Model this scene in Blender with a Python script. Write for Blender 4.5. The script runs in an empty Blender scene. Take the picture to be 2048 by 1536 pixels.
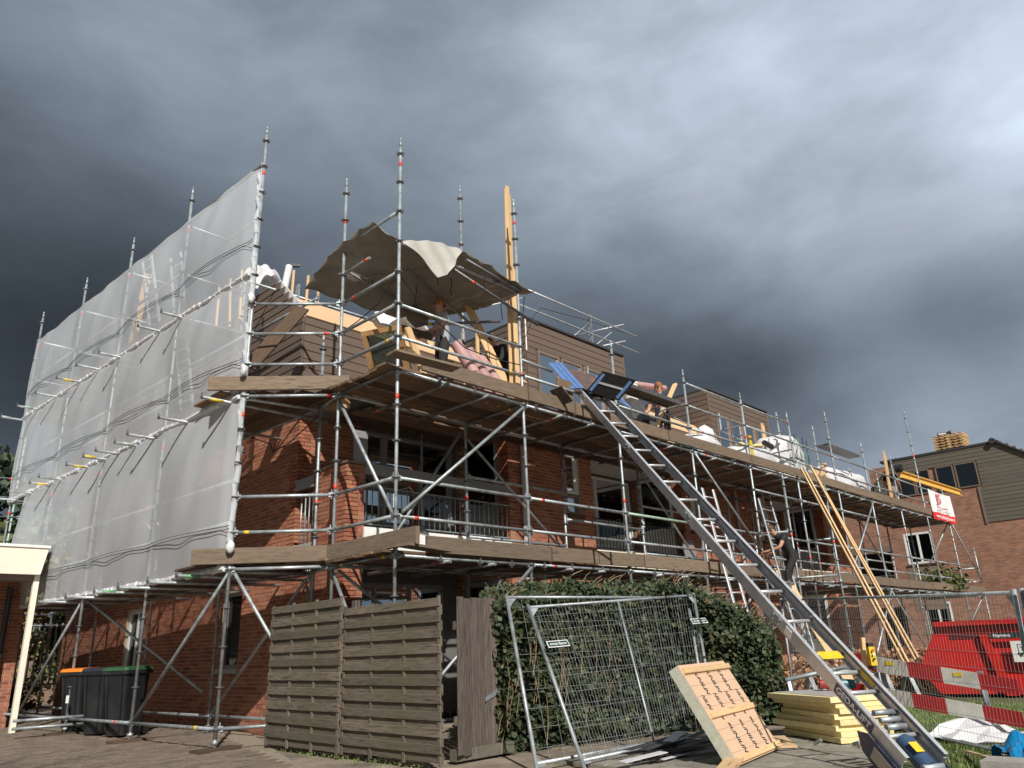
import bpy, bmesh, math, random
import numpy as np
from mathutils import Vector, Matrix
R = math.radians
rnd = random.Random(7)
sc = bpy.context.scene
COL = sc.collection
G = 0.06                                   # ground level

# ---------------------------------------------------------------- camera
yaw, pitch, roll = R(43.562), R(19.1757), R(-2.383)
Fw = Vector((math.cos(yaw)*math.cos(pitch), math.sin(yaw)*math.cos(pitch), math.sin(pitch)))
Rt = Vector((math.sin(yaw), -math.cos(yaw), 0)); Up = Rt.cross(Fw)
Rr = Rt*math.cos(roll)+Up*math.sin(roll); Uu = -Rt*math.sin(roll)+Up*math.cos(roll)
cd = bpy.data.cameras.new('camera'); cam = bpy.data.objects.new('camera', cd); COL.objects.link(cam)
m = Matrix((( Rr.x, Uu.x, -Fw.x, 0), (Rr.y, Uu.y, -Fw.y, 0), (Rr.z, Uu.z, -Fw.z, 1.15), (0, 0, 0, 1)))
cam.matrix_world = m
cd.sensor_width = 36; cd.lens = 26.62; cd.clip_start = 0.05; cd.clip_end = 3000
sc.camera = cam

# ---------------------------------------------------------------- sun
SD = Vector((0.46, 0.80, -0.69)).normalized()      # the way the light travels
sl = bpy.data.lights.new('sun', 'SUN'); sl.energy = 5.0; sl.angle = R(0.5); sl.color = (1, 0.955, 0.89)
so = bpy.data.objects.new('sun', sl); COL.objects.link(so)
so.rotation_euler = SD.to_track_quat('-Z', 'Y').to_euler(); so.location = (-20, -30, 40)
elev = math.asin(-SD.z); azim = math.atan2(-SD.x, -SD.y)

# ---------------------------------------------------------------- sky (storm clouds over a clear Nishita sky)
w = bpy.data.worlds.new('World'); sc.world = w; w.use_nodes = True
nt = w.node_tree; N = nt.nodes; L = nt.links; N.clear()
def nd(t, **k):
    n = N.new(t)
    for a, b in k.items(): setattr(n, a, b)
    return n
def mth(op, a, b=None, c=None, clamp=False):
    n = nd('ShaderNodeMath', operation=op); n.use_clamp = clamp
    for i, v in enumerate((a, b, c)):
        if v is None: continue
        if isinstance(v, (int, float)): n.inputs[i].default_value = v
        else: L.new(v, n.inputs[i])
    return n.outputs[0]
sky = nd('ShaderNodeTexSky', sky_type='NISHITA'); sky.sun_disc = False
sky.sun_elevation = elev; sky.sun_rotation = azim; sky.air_density = 1.2; sky.dust_density = 1.5
skyc = nd('ShaderNodeVectorMath', operation='SCALE'); L.new(sky.outputs[0], skyc.inputs[0]); skyc.inputs['Scale'].default_value = 0.05
tc = nd('ShaderNodeTexCoord'); nrm = nd('ShaderNodeVectorMath', operation='NORMALIZE'); L.new(tc.outputs['Generated'], nrm.inputs[0])
D = nrm.outputs[0]
def lobe(d, k, amp):                       # smooth patch of brighter or darker cloud round a compass direction
    dn = Vector(d).normalized()
    n = nd('ShaderNodeVectorMath', operation='DOT_PRODUCT'); L.new(D, n.inputs[0]); n.inputs[1].default_value = dn
    e = mth('EXPONENT', mth('MULTIPLY', mth('SUBTRACT', n.outputs['Value'], 1.0), k))
    return mth('MULTIPLY', e, amp)
mp = nd('ShaderNodeMapping'); L.new(D, mp.inputs[0]); mp.inputs['Scale'].default_value = (1.0, 1.0, 2.1); mp.inputs['Rotation'].default_value = (0.3, 0.25, 0.4)
n1 = nd('ShaderNodeTexNoise'); L.new(mp.outputs[0], n1.inputs[0]); n1.inputs['Scale'].default_value = 1.7; n1.inputs['Detail'].default_value = 7; n1.inputs['Roughness'].default_value = 0.44; n1.inputs['Distortion'].default_value = 0.25
n2 = nd('ShaderNodeTexNoise'); L.new(mp.outputs[0], n2.inputs[0]); n2.inputs['Scale'].default_value = 5.5; n2.inputs['Detail'].default_value = 6; n2.inputs['Roughness'].default_value = 0.56; n2.inputs['Distortion'].default_value = 0.3
SKY = [[0.091, 0.789, 0.608, 0.287, 20.0], [0.302, 0.679, 0.669, 0.433, 20.0], [0.526, 0.497, 0.69, 0.162, 20.0], [0.708, 0.271, 0.652, 0.295, 20.0], [0.816, 0.058, 0.575, 0.28, 20.0], [0.135, 0.877, 0.461, -0.223, 20.0], [0.352, 0.757, 0.551, -0.322, 20.0], [0.605, 0.583, 0.543, 0.013, 20.0], [0.793, 0.338, 0.507, -0.159, 20.0], [0.893, 0.105, 0.439, 0.311, 20.0], [0.174, 0.937, 0.303, 0.037, 20.0], [0.762, 0.517, 0.391, -0.054, 20.0], [0.911, 0.235, 0.339, 0.308, 20.0], [0.405, 0.368, 0.837, -0.101, 20.0], [0.035, 0.654, 0.756, -0.175, 20.0], [0.686, -0.005, 0.727, -0.107, 20.0], [-0.086, 0.893, 0.442, -0.03, 20.0], [0.912, -0.117, 0.392, -0.119, 20.0], [0.989, -0.049, 0.142, -0.048, 20.0], [0.62, 0.462, 0.634, 0.131, 110.0], [0.461, 0.558, 0.69, -0.098, 110.0], [0.724, 0.355, 0.591, -0.019, 110.0], [0.827, 0.168, 0.537, -0.366, 110.0], [0.827, 0.088, 0.556, 0.167, 110.0], [0.789, 0.5, 0.357, -0.072, 110.0], [0.856, 0.399, 0.33, -0.097, 110.0], [0.9, 0.292, 0.322, -0.142, 110.0], [0.938, 0.171, 0.301, -0.301, 110.0], [0.856, 0.321, 0.405, -0.088, 110.0], [0.892, 0.359, 0.274, -0.127, 110.0], [0.93, 0.257, 0.262, 0.114, 110.0], [0.956, 0.163, 0.243, 0.166, 110.0], [0.93, 0.135, 0.341, -0.36, 110.0]]
lum = None
for x, y, z, a, k in SKY:
    l = lobe((x, y, z), k, a)
    lum = l if lum is None else mth('ADD', lum, l)
lum = mth('MAXIMUM', mth('ADD', lum, 0.155), 0.04)
nz = mth('ADD', mth('MULTIPLY', mth('SUBTRACT', n1.outputs['Fac'], 0.5), 1.45), mth('MULTIPLY', mth('SUBTRACT', n2.outputs['Fac'], 0.5), 0.85))
lum = mth('MULTIPLY', lum, mth('MAXIMUM', mth('ADD', nz, 1.0), 0.3))
lum = mth('MULTIPLY', lum, 1.0)
tint = nd('ShaderNodeMapRange'); L.new(lum, tint.inputs[0]); tint.inputs[1].default_value = 0.04; tint.inputs[2].default_value = 0.45
cr = nd('ShaderNodeMix', data_type='RGBA'); L.new(tint.outputs[0], cr.inputs[0])
cr.inputs[6].default_value = (0.78, 1.0, 1.26, 1); cr.inputs[7].default_value = (0.88, 1.0, 1.19, 1)
cc = nd('ShaderNodeVectorMath', operation='SCALE'); L.new(cr.outputs[2], cc.inputs[0]); L.new(lum, cc.inputs['Scale'])
# the storm cloud lies over the houses; towards the sun it breaks up and the clear sky shows
dt = nd('ShaderNodeVectorMath', operation='DOT_PRODUCT'); L.new(D, dt.inputs[0]); dt.inputs[1].default_value = (-SD.x, -SD.y, 0.15)
brk = mth('ADD', dt.outputs['Value'], mth('MULTIPLY', mth('SUBTRACT', n1.outputs['Fac'], 0.5), 1.2))
msk = nd('ShaderNodeMapRange'); L.new(brk, msk.inputs[0]); msk.inputs[1].default_value = 0.55; msk.inputs[2].default_value = 0.85
mx = nd('ShaderNodeMix', data_type='RGBA'); L.new(msk.outputs[0], mx.inputs[0]); L.new(cc.outputs[0], mx.inputs[6]); L.new(skyc.outputs[0], mx.inputs[7])
bg = nd('ShaderNodeBackground'); L.new(mx.outputs[2], bg.inputs[0]); bg.inputs[1].default_value = 1.0
wo = nd('ShaderNodeOutputWorld'); L.new(bg.outputs[0], wo.inputs[0])
sc.view_settings.view_transform = 'Standard'; sc.view_settings.look = 'None'
sc.view_settings.exposure = 0.0; sc.view_settings.gamma = 1.0; sc.view_settings.use_curve_mapping = False
# ================================================================ materials
def M(name, base, rough=.6, metal=0., var=.15, scale=5., bump=0., bscale=60., spot=None, spotamt=.0, spotscale=3., objvar=.08, stretch=(1,1,1), spec=.5, trans=0., alpha=1.):
    m = bpy.data.materials.new(name); m.use_nodes = True
    nt = m.node_tree; n = nt.nodes; l = nt.links
    b = n['Principled BSDF']; b.inputs['Roughness'].default_value = rough; b.inputs['Metallic'].default_value = metal
    b.inputs['Specular IOR Level'].default_value = spec
    tc = n.new('ShaderNodeTexCoord'); oi = n.new('ShaderNodeObjectInfo'); gi = n.new('ShaderNodeNewGeometry')
    rsum = n.new('ShaderNodeMath'); rsum.operation = 'ADD'; l.new(oi.outputs['Random'], rsum.inputs[0]); l.new(gi.outputs['Random Per Island'], rsum.inputs[1])
    rf = n.new('ShaderNodeMath'); rf.operation = 'FRACT'; l.new(rsum.outputs[0], rf.inputs[0])
    off = n.new('ShaderNodeVectorMath'); off.operation = 'SCALE'; off.inputs[0].default_value = (13, 7, 19); l.new(rf.outputs[0], off.inputs['Scale'])
    mp = n.new('ShaderNodeMapping'); l.new(tc.outputs['Object'], mp.inputs[0]); mp.inputs['Scale'].default_value = stretch
    ad = n.new('ShaderNodeVectorMath'); l.new(mp.outputs[0], ad.inputs[0]); l.new(off.outputs[0], ad.inputs[1])
    ns = n.new('ShaderNodeTexNoise'); ns.inputs['Scale'].default_value = scale; ns.inputs['Detail'].default_value = 8; ns.inputs['Roughness'].default_value = .62; l.new(ad.outputs[0], ns.inputs[0])
    c = list(base)+[1]
    mr = n.new('ShaderNodeMapRange'); l.new(ns.outputs['Fac'], mr.inputs[0]); mr.inputs[1].default_value = .3; mr.inputs[2].default_value = .7
    mr.inputs[3].default_value = 1-var; mr.inputs[4].default_value = 1+var
    ov = n.new('ShaderNodeMapRange'); l.new(rf.outputs[0], ov.inputs[0]); ov.inputs[3].default_value = 1-objvar; ov.inputs[4].default_value = 1+objvar
    mu = n.new('ShaderNodeMath'); mu.operation = 'MULTIPLY'; l.new(mr.outputs[0], mu.inputs[0]); l.new(ov.outputs[0], mu.inputs[1])
    sc_ = n.new('ShaderNodeVectorMath'); sc_.operation = 'SCALE'; sc_.inputs[0].default_value = base; l.new(mu.outputs[0], sc_.inputs['Scale'])
    col = sc_.outputs[0]
    if spot:
        n3 = n.new('ShaderNodeTexNoise'); n3.inputs['Scale'].default_value = spotscale; n3.inputs['Detail'].default_value = 6; l.new(ad.outputs[0], n3.inputs[0])
        m3 = n.new('ShaderNodeMapRange'); l.new(n3.outputs['Fac'], m3.inputs[0]); m3.inputs[1].default_value = .5; m3.inputs[2].default_value = .68; m3.inputs[4].default_value = spotamt
        mi = n.new('ShaderNodeMix'); mi.data_type = 'RGBA'; l.new(m3.outputs[0], mi.inputs[0]); l.new(col, mi.inputs[6]); mi.inputs[7].default_value = list(spot)+[1]; col = mi.outputs[2]
    l.new(col, b.inputs['Base Color'])
    if bump:
        nb = n.new('ShaderNodeTexNoise'); nb.inputs['Scale'].default_value = bscale; nb.inputs['Detail'].default_value = 5; l.new(ad.outputs[0], nb.inputs[0])
        bp = n.new('ShaderNodeBump'); bp.inputs['Strength'].default_value = bump; bp.inputs['Distance'].default_value = .01; l.new(nb.outputs['Fac'], bp.inputs['Height']); l.new(bp.outputs[0], b.inputs['Normal'])
    if trans: b.inputs['Transmission Weight'].default_value = trans
    return m

def ramp_obj(name, cols, rough=.8, bump=.25, bscale=70, nscale=12, nv=.22):
    """colour picked per piece (object or island) from a ramp, with grain"""
    m = M(name, (1, 1, 1), rough, var=nv, scale=nscale, bump=bump, bscale=bscale, objvar=0)
    n = m.node_tree.nodes; l = m.node_tree.links
    rf = [x for x in n if x.type == 'MATH' and x.operation == 'FRACT'][0]
    r = n.new('ShaderNodeValToRGB'); r.color_ramp.interpolation = 'LINEAR'
    e = r.color_ramp.elements
    while len(e) < len(cols): e.new(.5)
    for i, c in enumerate(cols): e[i].position = i/(len(cols)-1); e[i].color = list(c)+[1]
    l.new(rf.outputs[0], r.inputs[0])
    s = [x for x in n if x.type == 'VECT_MATH' and x.operation == 'SCALE' and x.outputs[0].links and x.outputs[0].links[0].to_node.type == 'BSDF_PRINCIPLED'][0]
    l.new(r.outputs[0], s.inputs[0])
    return m

def wood(name, base, dark, rough=.75, grain=1.0, knots=True, objvar=.15, green=None):
    """planed or weathered timber, grain along local x"""
    m = M(name, base, rough, var=.10, scale=2.2, bump=.25*grain, bscale=30, stretch=(.6, 6, 6), objvar=objvar)
    n = m.node_tree.nodes; l = m.node_tree.links; b = n['Principled BSDF']
    src = b.inputs['Base Color'].links[0].from_socket
    ad = [x for x in n if x.type == 'VECT_MATH' and x.operation == 'ADD'][0]
    ns = n.new('ShaderNodeTexNoise'); ns.inputs['Scale'].default_value = 9; ns.inputs['Detail'].default_value = 9; ns.inputs['Distortion'].default_value = .6; l.new(ad.outputs[0], ns.inputs[0])
    mr = n.new('ShaderNodeMapRange'); mr.inputs[1].default_value = .45; mr.inputs[2].default_value = .72; mr.inputs[4].default_value = .75*grain; l.new(ns.outputs['Fac'], mr.inputs[0])
    mi = n.new('ShaderNodeMix'); mi.data_type = 'RGBA'; l.new(mr.outputs[0], mi.inputs[0]); l.new(src, mi.inputs[6]); mi.inputs[7].default_value = list(dark)+[1]
    out = mi.outputs[2]
    if knots:
        v = n.new('ShaderNodeTexVoronoi'); v.inputs['Scale'].default_value = 1.6; l.new(ad.outputs[0], v.inputs[0])
        k = n.new('ShaderNodeMapRange'); k.inputs[1].default_value = .06; k.inputs[2].default_value = .15; k.inputs[3].default_value = .8; k.inputs[4].default_value = 0; l.new(v.outputs['Distance'], k.inputs[0])
        m2 = n.new('ShaderNodeMix'); m2.data_type = 'RGBA'; l.new(k.outputs[0], m2.inputs[0]); l.new(out, m2.inputs[6]); m2.inputs[7].default_value = [c*.6 for c in dark]+[1]; out = m2.outputs[2]
    if green:
        g = n.new('ShaderNodeTexNoise'); g.inputs['Scale'].default_value = 1.3; g.inputs['Detail'].default_value = 5
        tcn = [x for x in n if x.type == 'TEX_COORD'][0]; l.new(tcn.outputs['Object'], g.inputs[0])
        k = n.new('ShaderNodeMapRange'); k.inputs[1].default_value = .42; k.inputs[2].default_value = .7; k.inputs[4].default_value = .75; l.new(g.outputs['Fac'], k.inputs[0])
        m2 = n.new('ShaderNodeMix'); m2.data_type = 'RGBA'; l.new(k.outputs[0], m2.inputs[0]); l.new(out, m2.inputs[6]); m2.inputs[7].default_value = list(green)+[1]; out = m2.outputs[2]
    l.new(out, b.inputs['Base Color'])
    return m

galv = M('galvanised_steel', (.40, .44, .46), .5, .5, var=.28, scale=9, bump=.06, spot=(.20, .20, .19), spotamt=.75, spotscale=6, objvar=.22)
galv_green = M('painted_green_steel', (.33, .46, .36), .5, .2, var=.2, scale=9, spot=(.45, .46, .45), spotamt=.9, spotscale=5)
galv_dark = M('dull_steel', (.15, .155, .16), .5, .5, var=.3, scale=14)
alu = M('aluminium', (.60, .615, .64), .45, .5, var=.12, scale=16, bump=.04, objvar=.05, spot=(.38, .38, .38), spotamt=.5, spotscale=5)
redp = M('red_tape', (.75, .07, .04), .5, var=.2, scale=30)
yelp = M('yellow_paint', (.72, .50, .03), .5, var=.2, scale=20)
bluep = M('blue_paint', (.06, .20, .50), .45, var=.2, scale=20)
greenp = M('green_paint', (.12, .35, .16), .5, var=.2, scale=20)
steelblack = M('black_steel', (.018, .018, .02), .35, .3, var=.3, scale=14)
deckw = wood('scaffold_board', (.17, .108, .066), (.06, .038, .022), .9, objvar=.6)
toew = wood('toe_board', (.20, .15, .105), (.085, .06, .042), .88, objvar=.2)
fencew = wood('weathered_fence_wood', (.165, .135, .105), (.055, .043, .033), .92, grain=1.25, objvar=.3, green=(.105, .10, .055))
fenced = wood('dark_gate_wood', (.135, .108, .092), (.035, .026, .022), .92, grain=1.25, objvar=.35)
pine = wood('fresh_pine', (.68, .47, .25), (.52, .31, .13), .65, grain=.7, objvar=.12)
ply = wood('plywood', (.66, .45, .26), (.56, .36, .2), .7, grain=.5, objvar=.08)
brickm = ramp_obj('brick', [(.23, .075, .045), (.33, .115, .065), (.40, .165, .09), (.29, .10, .058), (.36, .17, .095), (.20, .062, .042)], .9)
mortar = M('mortar', (.46, .385, .30), .95, var=.15, scale=30, bump=.3)
clad = M('brown_cladding', (.135, .098, .076), .55, var=.07, scale=3, bump=.08, bscale=120, objvar=.05, stretch=(.3, 3, 3))
clad2 = M('olive_cladding', (.12, .105, .080), .6, var=.10, scale=3, objvar=.08)
brownfr = M('taupe_frame', (.20, .15, .12), .45, var=.08, scale=8)
greyfr = M('grey_frame', (.24, .245, .25), .4, var=.08, scale=8)
whitep = M('white_paint', (.78, .78, .75), .4, var=.05, scale=8)
cream = M('cream_paint', (.86, .80, .66), .5, var=.05, scale=5)
blackr = M('black_rubber', (.015, .015, .016), .6, var=.3, scale=20)
darkroof = M('roofing_felt', (.035, .035, .038), .85, var=.3, scale=20, bump=.4)
concrete = M('concrete', (.36, .34, .31), .9, var=.2, scale=14, bump=.3)
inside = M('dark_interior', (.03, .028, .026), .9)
curtain = M('curtain', (.32, .31, .30), .9, var=.3, scale=3, stretch=(6, 6, .3))

def glassmat():
    m = bpy.data.materials.new('window_glass'); m.use_nodes = True; n = m.node_tree.nodes; l = m.node_tree.links; n.clear()
    o = n.new('ShaderNodeOutputMaterial'); g = n.new('ShaderNodeBsdfGlossy'); g.inputs[0].default_value = (.9, .95, 1, 1); g.inputs[1].default_value = .02
    t = n.new('ShaderNodeBsdfTransparent'); t.inputs[0].default_value = (.55, .6, .6, 1); f = n.new('ShaderNodeFresnel'); f.inputs[0].default_value = 1.75
    x = n.new('ShaderNodeMixShader'); l.new(f.outputs[0], x.inputs[0]); l.new(t.outputs[0], x.inputs[1]); l.new(g.outputs[0], x.inputs[2]); l.new(x.outputs[0], o.inputs[0])
    return m
glass = glassmat()

def netmat():
    m = bpy.data.materials.new('debris_netting'); m.use_nodes = True; n = m.node_tree.nodes; l = m.node_tree.links; n.clear()
    o = n.new('ShaderNodeOutputMaterial'); d = n.new('ShaderNodeBsdfDiffuse'); d.inputs[0].default_value = (.88, .93, .98, 1)
    tl = n.new('ShaderNodeBsdfTranslucent'); tl.inputs[0].default_value = (.80, .81, .83, 1)
    a = n.new('ShaderNodeMixShader'); a.inputs[0].default_value = .2; l.new(d.outputs[0], a.inputs[1]); l.new(tl.outputs[0], a.inputs[2])
    t = n.new('ShaderNodeBsdfTransparent'); x = n.new('ShaderNodeMixShader')
    tc = n.new('ShaderNodeTexCoord'); ns = n.new('ShaderNodeTexNoise'); ns.inputs['Scale'].default_value = 1.2; ns.inputs['Detail'].default_value = 5
    mp = n.new('ShaderNodeMapping'); mp.inputs['Scale'].default_value = (1, .8, .35); l.new(tc.outputs['Object'], mp.inputs[0]); l.new(mp.outputs[0], ns.inputs[0])
    mr = n.new('ShaderNodeMapRange'); l.new(ns.outputs['Fac'], mr.inputs[0]); mr.inputs[1].default_value = .3; mr.inputs[2].default_value = .7; mr.inputs[3].default_value = .42; mr.inputs[4].default_value = .54
    l.new(mr.outputs[0], x.inputs[0]); l.new(t.outputs[0], x.inputs[1]); l.new(a.outputs[0], x.inputs[2]); l.new(x.outputs[0], o.inputs[0])
    return m
netm = netmat()

shadegalv = M('shaded_worn_steel', (.26, .27, .275), .5, .5, var=.35, scale=9, spot=(.12, .10, .08), spotamt=.7, spotscale=6, objvar=.3)  # transoms' shade under the decks is put into this darker steel
def sheetmat(name, col, tl=.35, rough=.5, bump=.5, spot=None):
    m = M(name, col, rough, var=.12, scale=4, bump=bump, bscale=9, spot=spot, spotamt=.5 if spot else 0)
    n = m.node_tree.nodes; l = m.node_tree.links; b = n['Principled BSDF']; o = n['Material Output']
    t = n.new('ShaderNodeBsdfTranslucent'); t.inputs[0].default_value = list(col)+[1]
    x = n.new('ShaderNodeMixShader'); x.inputs[0].default_value = tl; l.new(b.outputs[0], x.inputs[1]); l.new(t.outputs[0], x.inputs[2]); l.new(x.outputs[0], o.inputs[0])
    return m
tarpm = sheetmat('grey_tarpaulin', (.42, .40, .35), .16, .55)
bluet = sheetmat('blue_plastic', (.01, .25, .55), .15, .25, bump=.3)
bluet2 = None
bagm = sheetmat('white_woven_plastic', (.78, .78, .80), .2, .5, bump=.35)
leafm = ramp_obj('ivy_leaf', [(.013, .026, .009), (.02, .038, .012), (.035, .058, .018), (.026, .036, .014), (.055, .075, .025), (.016, .03, .012), (.12, .10, .04)], .62, bump=.05, nv=.3)
leafy = ramp_obj('tree_leaf', [(.05, .07, .02), (.08, .11, .03), (.12, .13, .04), (.16, .15, .05)], .6, bump=0)
leafd = ramp_obj('conifer_leaf', [(.015, .035, .015), (.025, .05, .02), (.035, .06, .02)], .6, bump=0)
beechm = ramp_obj('dry_beech_leaf', [(.30, .14, .06), (.42, .22, .10), (.25, .11, .05), (.50, .30, .16), (.36, .2, .1)], .6, bump=0)
ochre = ramp_obj('dry_shrub', [(.28, .20, .08), (.20, .15, .06), (.35, .27, .12), (.14, .13, .05)], .7, bump=0)
stemm = ramp_obj('bramble_stem', [(.28, .19, .11), (.40, .28, .16), (.22, .12, .08), (.46, .36, .24)], .8)
barkm = M('bark', (.10, .075, .05), .9, var=.3, scale=20, bump=.6)
grassm = ramp_obj('grass_blade', [(.10, .17, .03), (.14, .22, .04), (.18, .24, .06), (.22, .22, .09)], .6, bump=0)

# ================================================================ mesh helpers
WM = {}
def link(o, parent=None, Mw=None, name=None):
    COL.objects.link(o)
    Mw = Mw if Mw is not None else Matrix.Identity(4)
    WM[o] = Mw
    if parent is not None:
        o.parent = parent; o.matrix_basis = WM[parent].inverted() @ Mw
    else: o.matrix_basis = Mw
    return o
def thing(name, label, cat, loc=(0, 0, 0), group=None, kind=None):
    o = bpy.data.objects.new(name, None); o.empty_display_size = .2
    o['label'] = label; o['category'] = cat
    if group: o['group'] = group
    if kind: o['kind'] = kind
    return link(o, None, Matrix.Translation(loc))
def tag(o, label, cat, group=None, kind=None):
    o['label'] = label; o['category'] = cat
    if group: o['group'] = group
    if kind: o['kind'] = kind
    return o

class MB:
    def __init__(s): s.v = []; s.f = []; s.mi = []
    def add(s, vs, fs, mi=0):
        b = len(s.v); s.v += [tuple(v) for v in vs]; s.f += [tuple(b+i for i in f) for f in fs]; s.mi += [mi]*len(fs); return s
    def box(s, a, b, mi=0):
        x0, y0, z0 = a; x1, y1, z1 = b
        return s.add([(x0,y0,z0),(x1,y0,z0),(x1,y1,z0),(x0,y1,z0),(x0,y0,z1),(x1,y0,z1),(x1,y1,z1),(x0,y1,z1)],
              [(0,3,2,1),(4,5,6,7),(0,1,5,4),(1,2,6,5),(2,3,7,6),(3,0,4,7)], mi)
    def obox(s, c, ax, ay, az, hx, hy, hz, mi=0):
        c = Vector(c); vs = []
        for z in (-1, 1):
            for x, y in ((-1,-1),(1,-1),(1,1),(-1,1)): vs.append(c+ax*(x*hx)+ay*(y*hy)+az*(z*hz))
        return s.add(vs, [(0,3,2,1),(4,5,6,7),(0,1,5,4),(1,2,6,5),(2,3,7,6),(3,0,4,7)], mi)
    def bar(s, p0, p1, wd, th, up=(0, 0, 1), mi=0):
        p0 = Vector(p0); p1 = Vector(p1); ax = (p1-p0); Ln = ax.length; ax.normalize()
        ay = Vector(up).cross(ax)
        if ay.length < 1e-4: ay = Vector((0, 1, 0)).cross(ax)
        ay.normalize(); az = ax.cross(ay)
        return s.obox((p0+p1)/2, ax, ay, az, Ln/2, wd/2, th/2, mi)
    def tube(s, p0, p1, r, seg=10, r1=None, mi=0, caps=True):
        p0 = Vector(p0); p1 = Vector(p1); ax = (p1-p0).normalized(); r1 = r if r1 is None else r1
        u = ax.orthogonal().normalized(); v = ax.cross(u); vs = []
        for p, q in ((p0, r), (p1, r1)):
            for i in range(seg):
                a = 2*math.pi*i/seg; vs.append(p+u*(q*math.cos(a))+v*(q*math.sin(a)))
        fs = [(i, (i+1) % seg, seg+(i+1) % seg, seg+i) for i in range(seg)]
        if caps: fs += [tuple(range(seg-1, -1, -1)), tuple(range(seg, 2*seg))]
        return s.add(vs, fs, mi)
    def path(s, pts, r, seg=6, r1=None, mi=0):
        pts = [Vector(p) for p in pts]; n = len(pts); vs = []; fs = []; r1 = r if r1 is None else r1
        u = None
        for k, p in enumerate(pts):
            t = (pts[min(k+1, n-1)]-pts[max(k-1, 0)]).normalized()
            u = t.orthogonal().normalized() if u is None else (u-t*u.dot(t)).normalized()
            v = t.cross(u); rr = r+(r1-r)*k/(n-1)
            for i in range(seg):
                a = 2*math.pi*i/seg; vs.append(p+u*(rr*math.cos(a))+v*(rr*math.sin(a)))
        for k in range(n-1):
            for i in range(seg): fs.append((k*seg+i, k*seg+(i+1) % seg, (k+1)*seg+(i+1) % seg, (k+1)*seg+i))
        fs += [tuple(range(seg-1, -1, -1)), tuple(range((n-1)*seg, n*seg))]
        return s.add(vs, fs, mi)
    def prism(s, poly, n, t, mi=0):
        """poly: list of 3D points, extruded by vector n*t"""
        n = Vector(n).normalized()*t; a = [Vector(p) for p in poly]; k = len(a)
        vs = a+[p+n for p in a]
        fs = [tuple(range(k-1, -1, -1)), tuple(range(k, 2*k))]+[(i, (i+1) % k, k+(i+1) % k, k+i) for i in range(k)]
        return s.add(vs, fs, mi)
    def grid(s, P, mi=0):
        """P[i][j] points"""
        b = []; ni = len(P); nj = len(P[0])
        vs = [p for row in P for p in row]
        fs = [(i*nj+j, i*nj+j+1, (i+1)*nj+j+1, (i+1)*nj+j) for i in range(ni-1) for j in range(nj-1)]
        return s.add(vs, fs, mi)
    def mesh(s, name, mats, smooth=False):
        me = bpy.data.meshes.new(name); me.from_pydata(s.v, [], s.f)
        for mm in (mats if isinstance(mats, (list, tuple)) else [mats]): me.materials.append(mm)
        if any(s.mi): me.polygons.foreach_set('material_index', s.mi)
        if smooth: me.polygons.foreach_set('use_smooth', [True]*len(s.f))
        me.update(); return me
    def build(s, name, mats, parent=None, smooth=False, kind=None):
        """geometry given in world coordinates; the origin goes to its centre so each object sits where it stands"""
        v = np.array(s.v, dtype=float); c = Vector(((v.min(0)+v.max(0))/2).tolist()); s.v = [tuple(x) for x in (v-np.array(c))]
        o = bpy.data.objects.new(name, s.mesh(name, mats, smooth)); link(o, parent, Matrix.Translation(c))
        if kind: o['kind'] = kind
        return o

def frame(p0, p1, up=(0, 0, 1)):
    p0 = Vector(p0); p1 = Vector(p1); ax = (p1-p0).normalized(); ay = Vector(up).cross(ax)
    if ay.length < 1e-3: ay = Vector((0, 1, 0)).cross(ax)
    ay.normalize(); az = ax.cross(ay)
    return Matrix(((ax.x, ay.x, az.x, p0.x), (ax.y, ay.y, az.y, p0.y), (ax.z, ay.z, az.z, p0.z), (0, 0, 0, 1)))
BC = {}
def beam(name, p0, p1, wd, th, mat, parent=None, up=(0, 0, 1), bev=.004):
    """plank or batten: own object, local x along its length, slightly eased edges"""
    Ln = round((Vector(p1)-Vector(p0)).length, 3); key = (Ln, wd, th, mat.name, bev)
    if key not in BC:
        b = MB(); h = wd/2; t = th/2; e = min(bev, t*.4)
        prof = [(-h+e, -t), (h-e, -t), (h, -t+e), (h, t-e), (h-e, t), (-h+e, t), (-h, t-e), (-h, -t+e)]
        vs = [(x, y, z) for x in (0, Ln) for y, z in prof]
        b.add(vs, [tuple(range(7, -1, -1)), tuple(range(8, 16))]+[(i, (i+1) % 8, 8+(i+1) % 8, 8+i) for i in range(8)])
        BC[key] = b.mesh(name, mat)
    o = bpy.data.objects.new(name, BC[key])
    return link(o, parent, frame(p0, p1, up))
TCACHE = {}
def tube(name, p0, p1, r, mat, parent=None, seg=12, heads=False, up=(0, 0, 1)):
    Ln = round((Vector(p1)-Vector(p0)).length, 3); key = (Ln, r, mat.name, seg, heads)
    if key not in TCACHE:
        b = MB()
        if heads:
            b.tube((.03, 0, 0), (Ln-.03, 0, 0), r, seg)
            for x0, x1 in ((.02, .085), (Ln-.085, Ln-.02)):
                b.box((x0, -.017, -.034), (x1, .017, .034))
            for x in (.045, Ln-.045): b.box((x-.006, -.005, -.06), (x+.006, .005, .075))
        else: b.tube((0, 0, 0), (Ln, 0, 0), r, seg)
        TCACHE[key] = b.mesh(name, mat, smooth=False)
        me = TCACHE[key]
        for p in me.polygons:
            if len(p.vertices) == 4 and abs(p.normal.x) < .1 and not heads: p.use_smooth = True
        if heads:
            for p in me.polygons[:seg]: p.use_smooth = True
    o = bpy.data.objects.new(name, TCACHE[key])
    return link(o, parent, frame(p0, p1, up))
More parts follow.
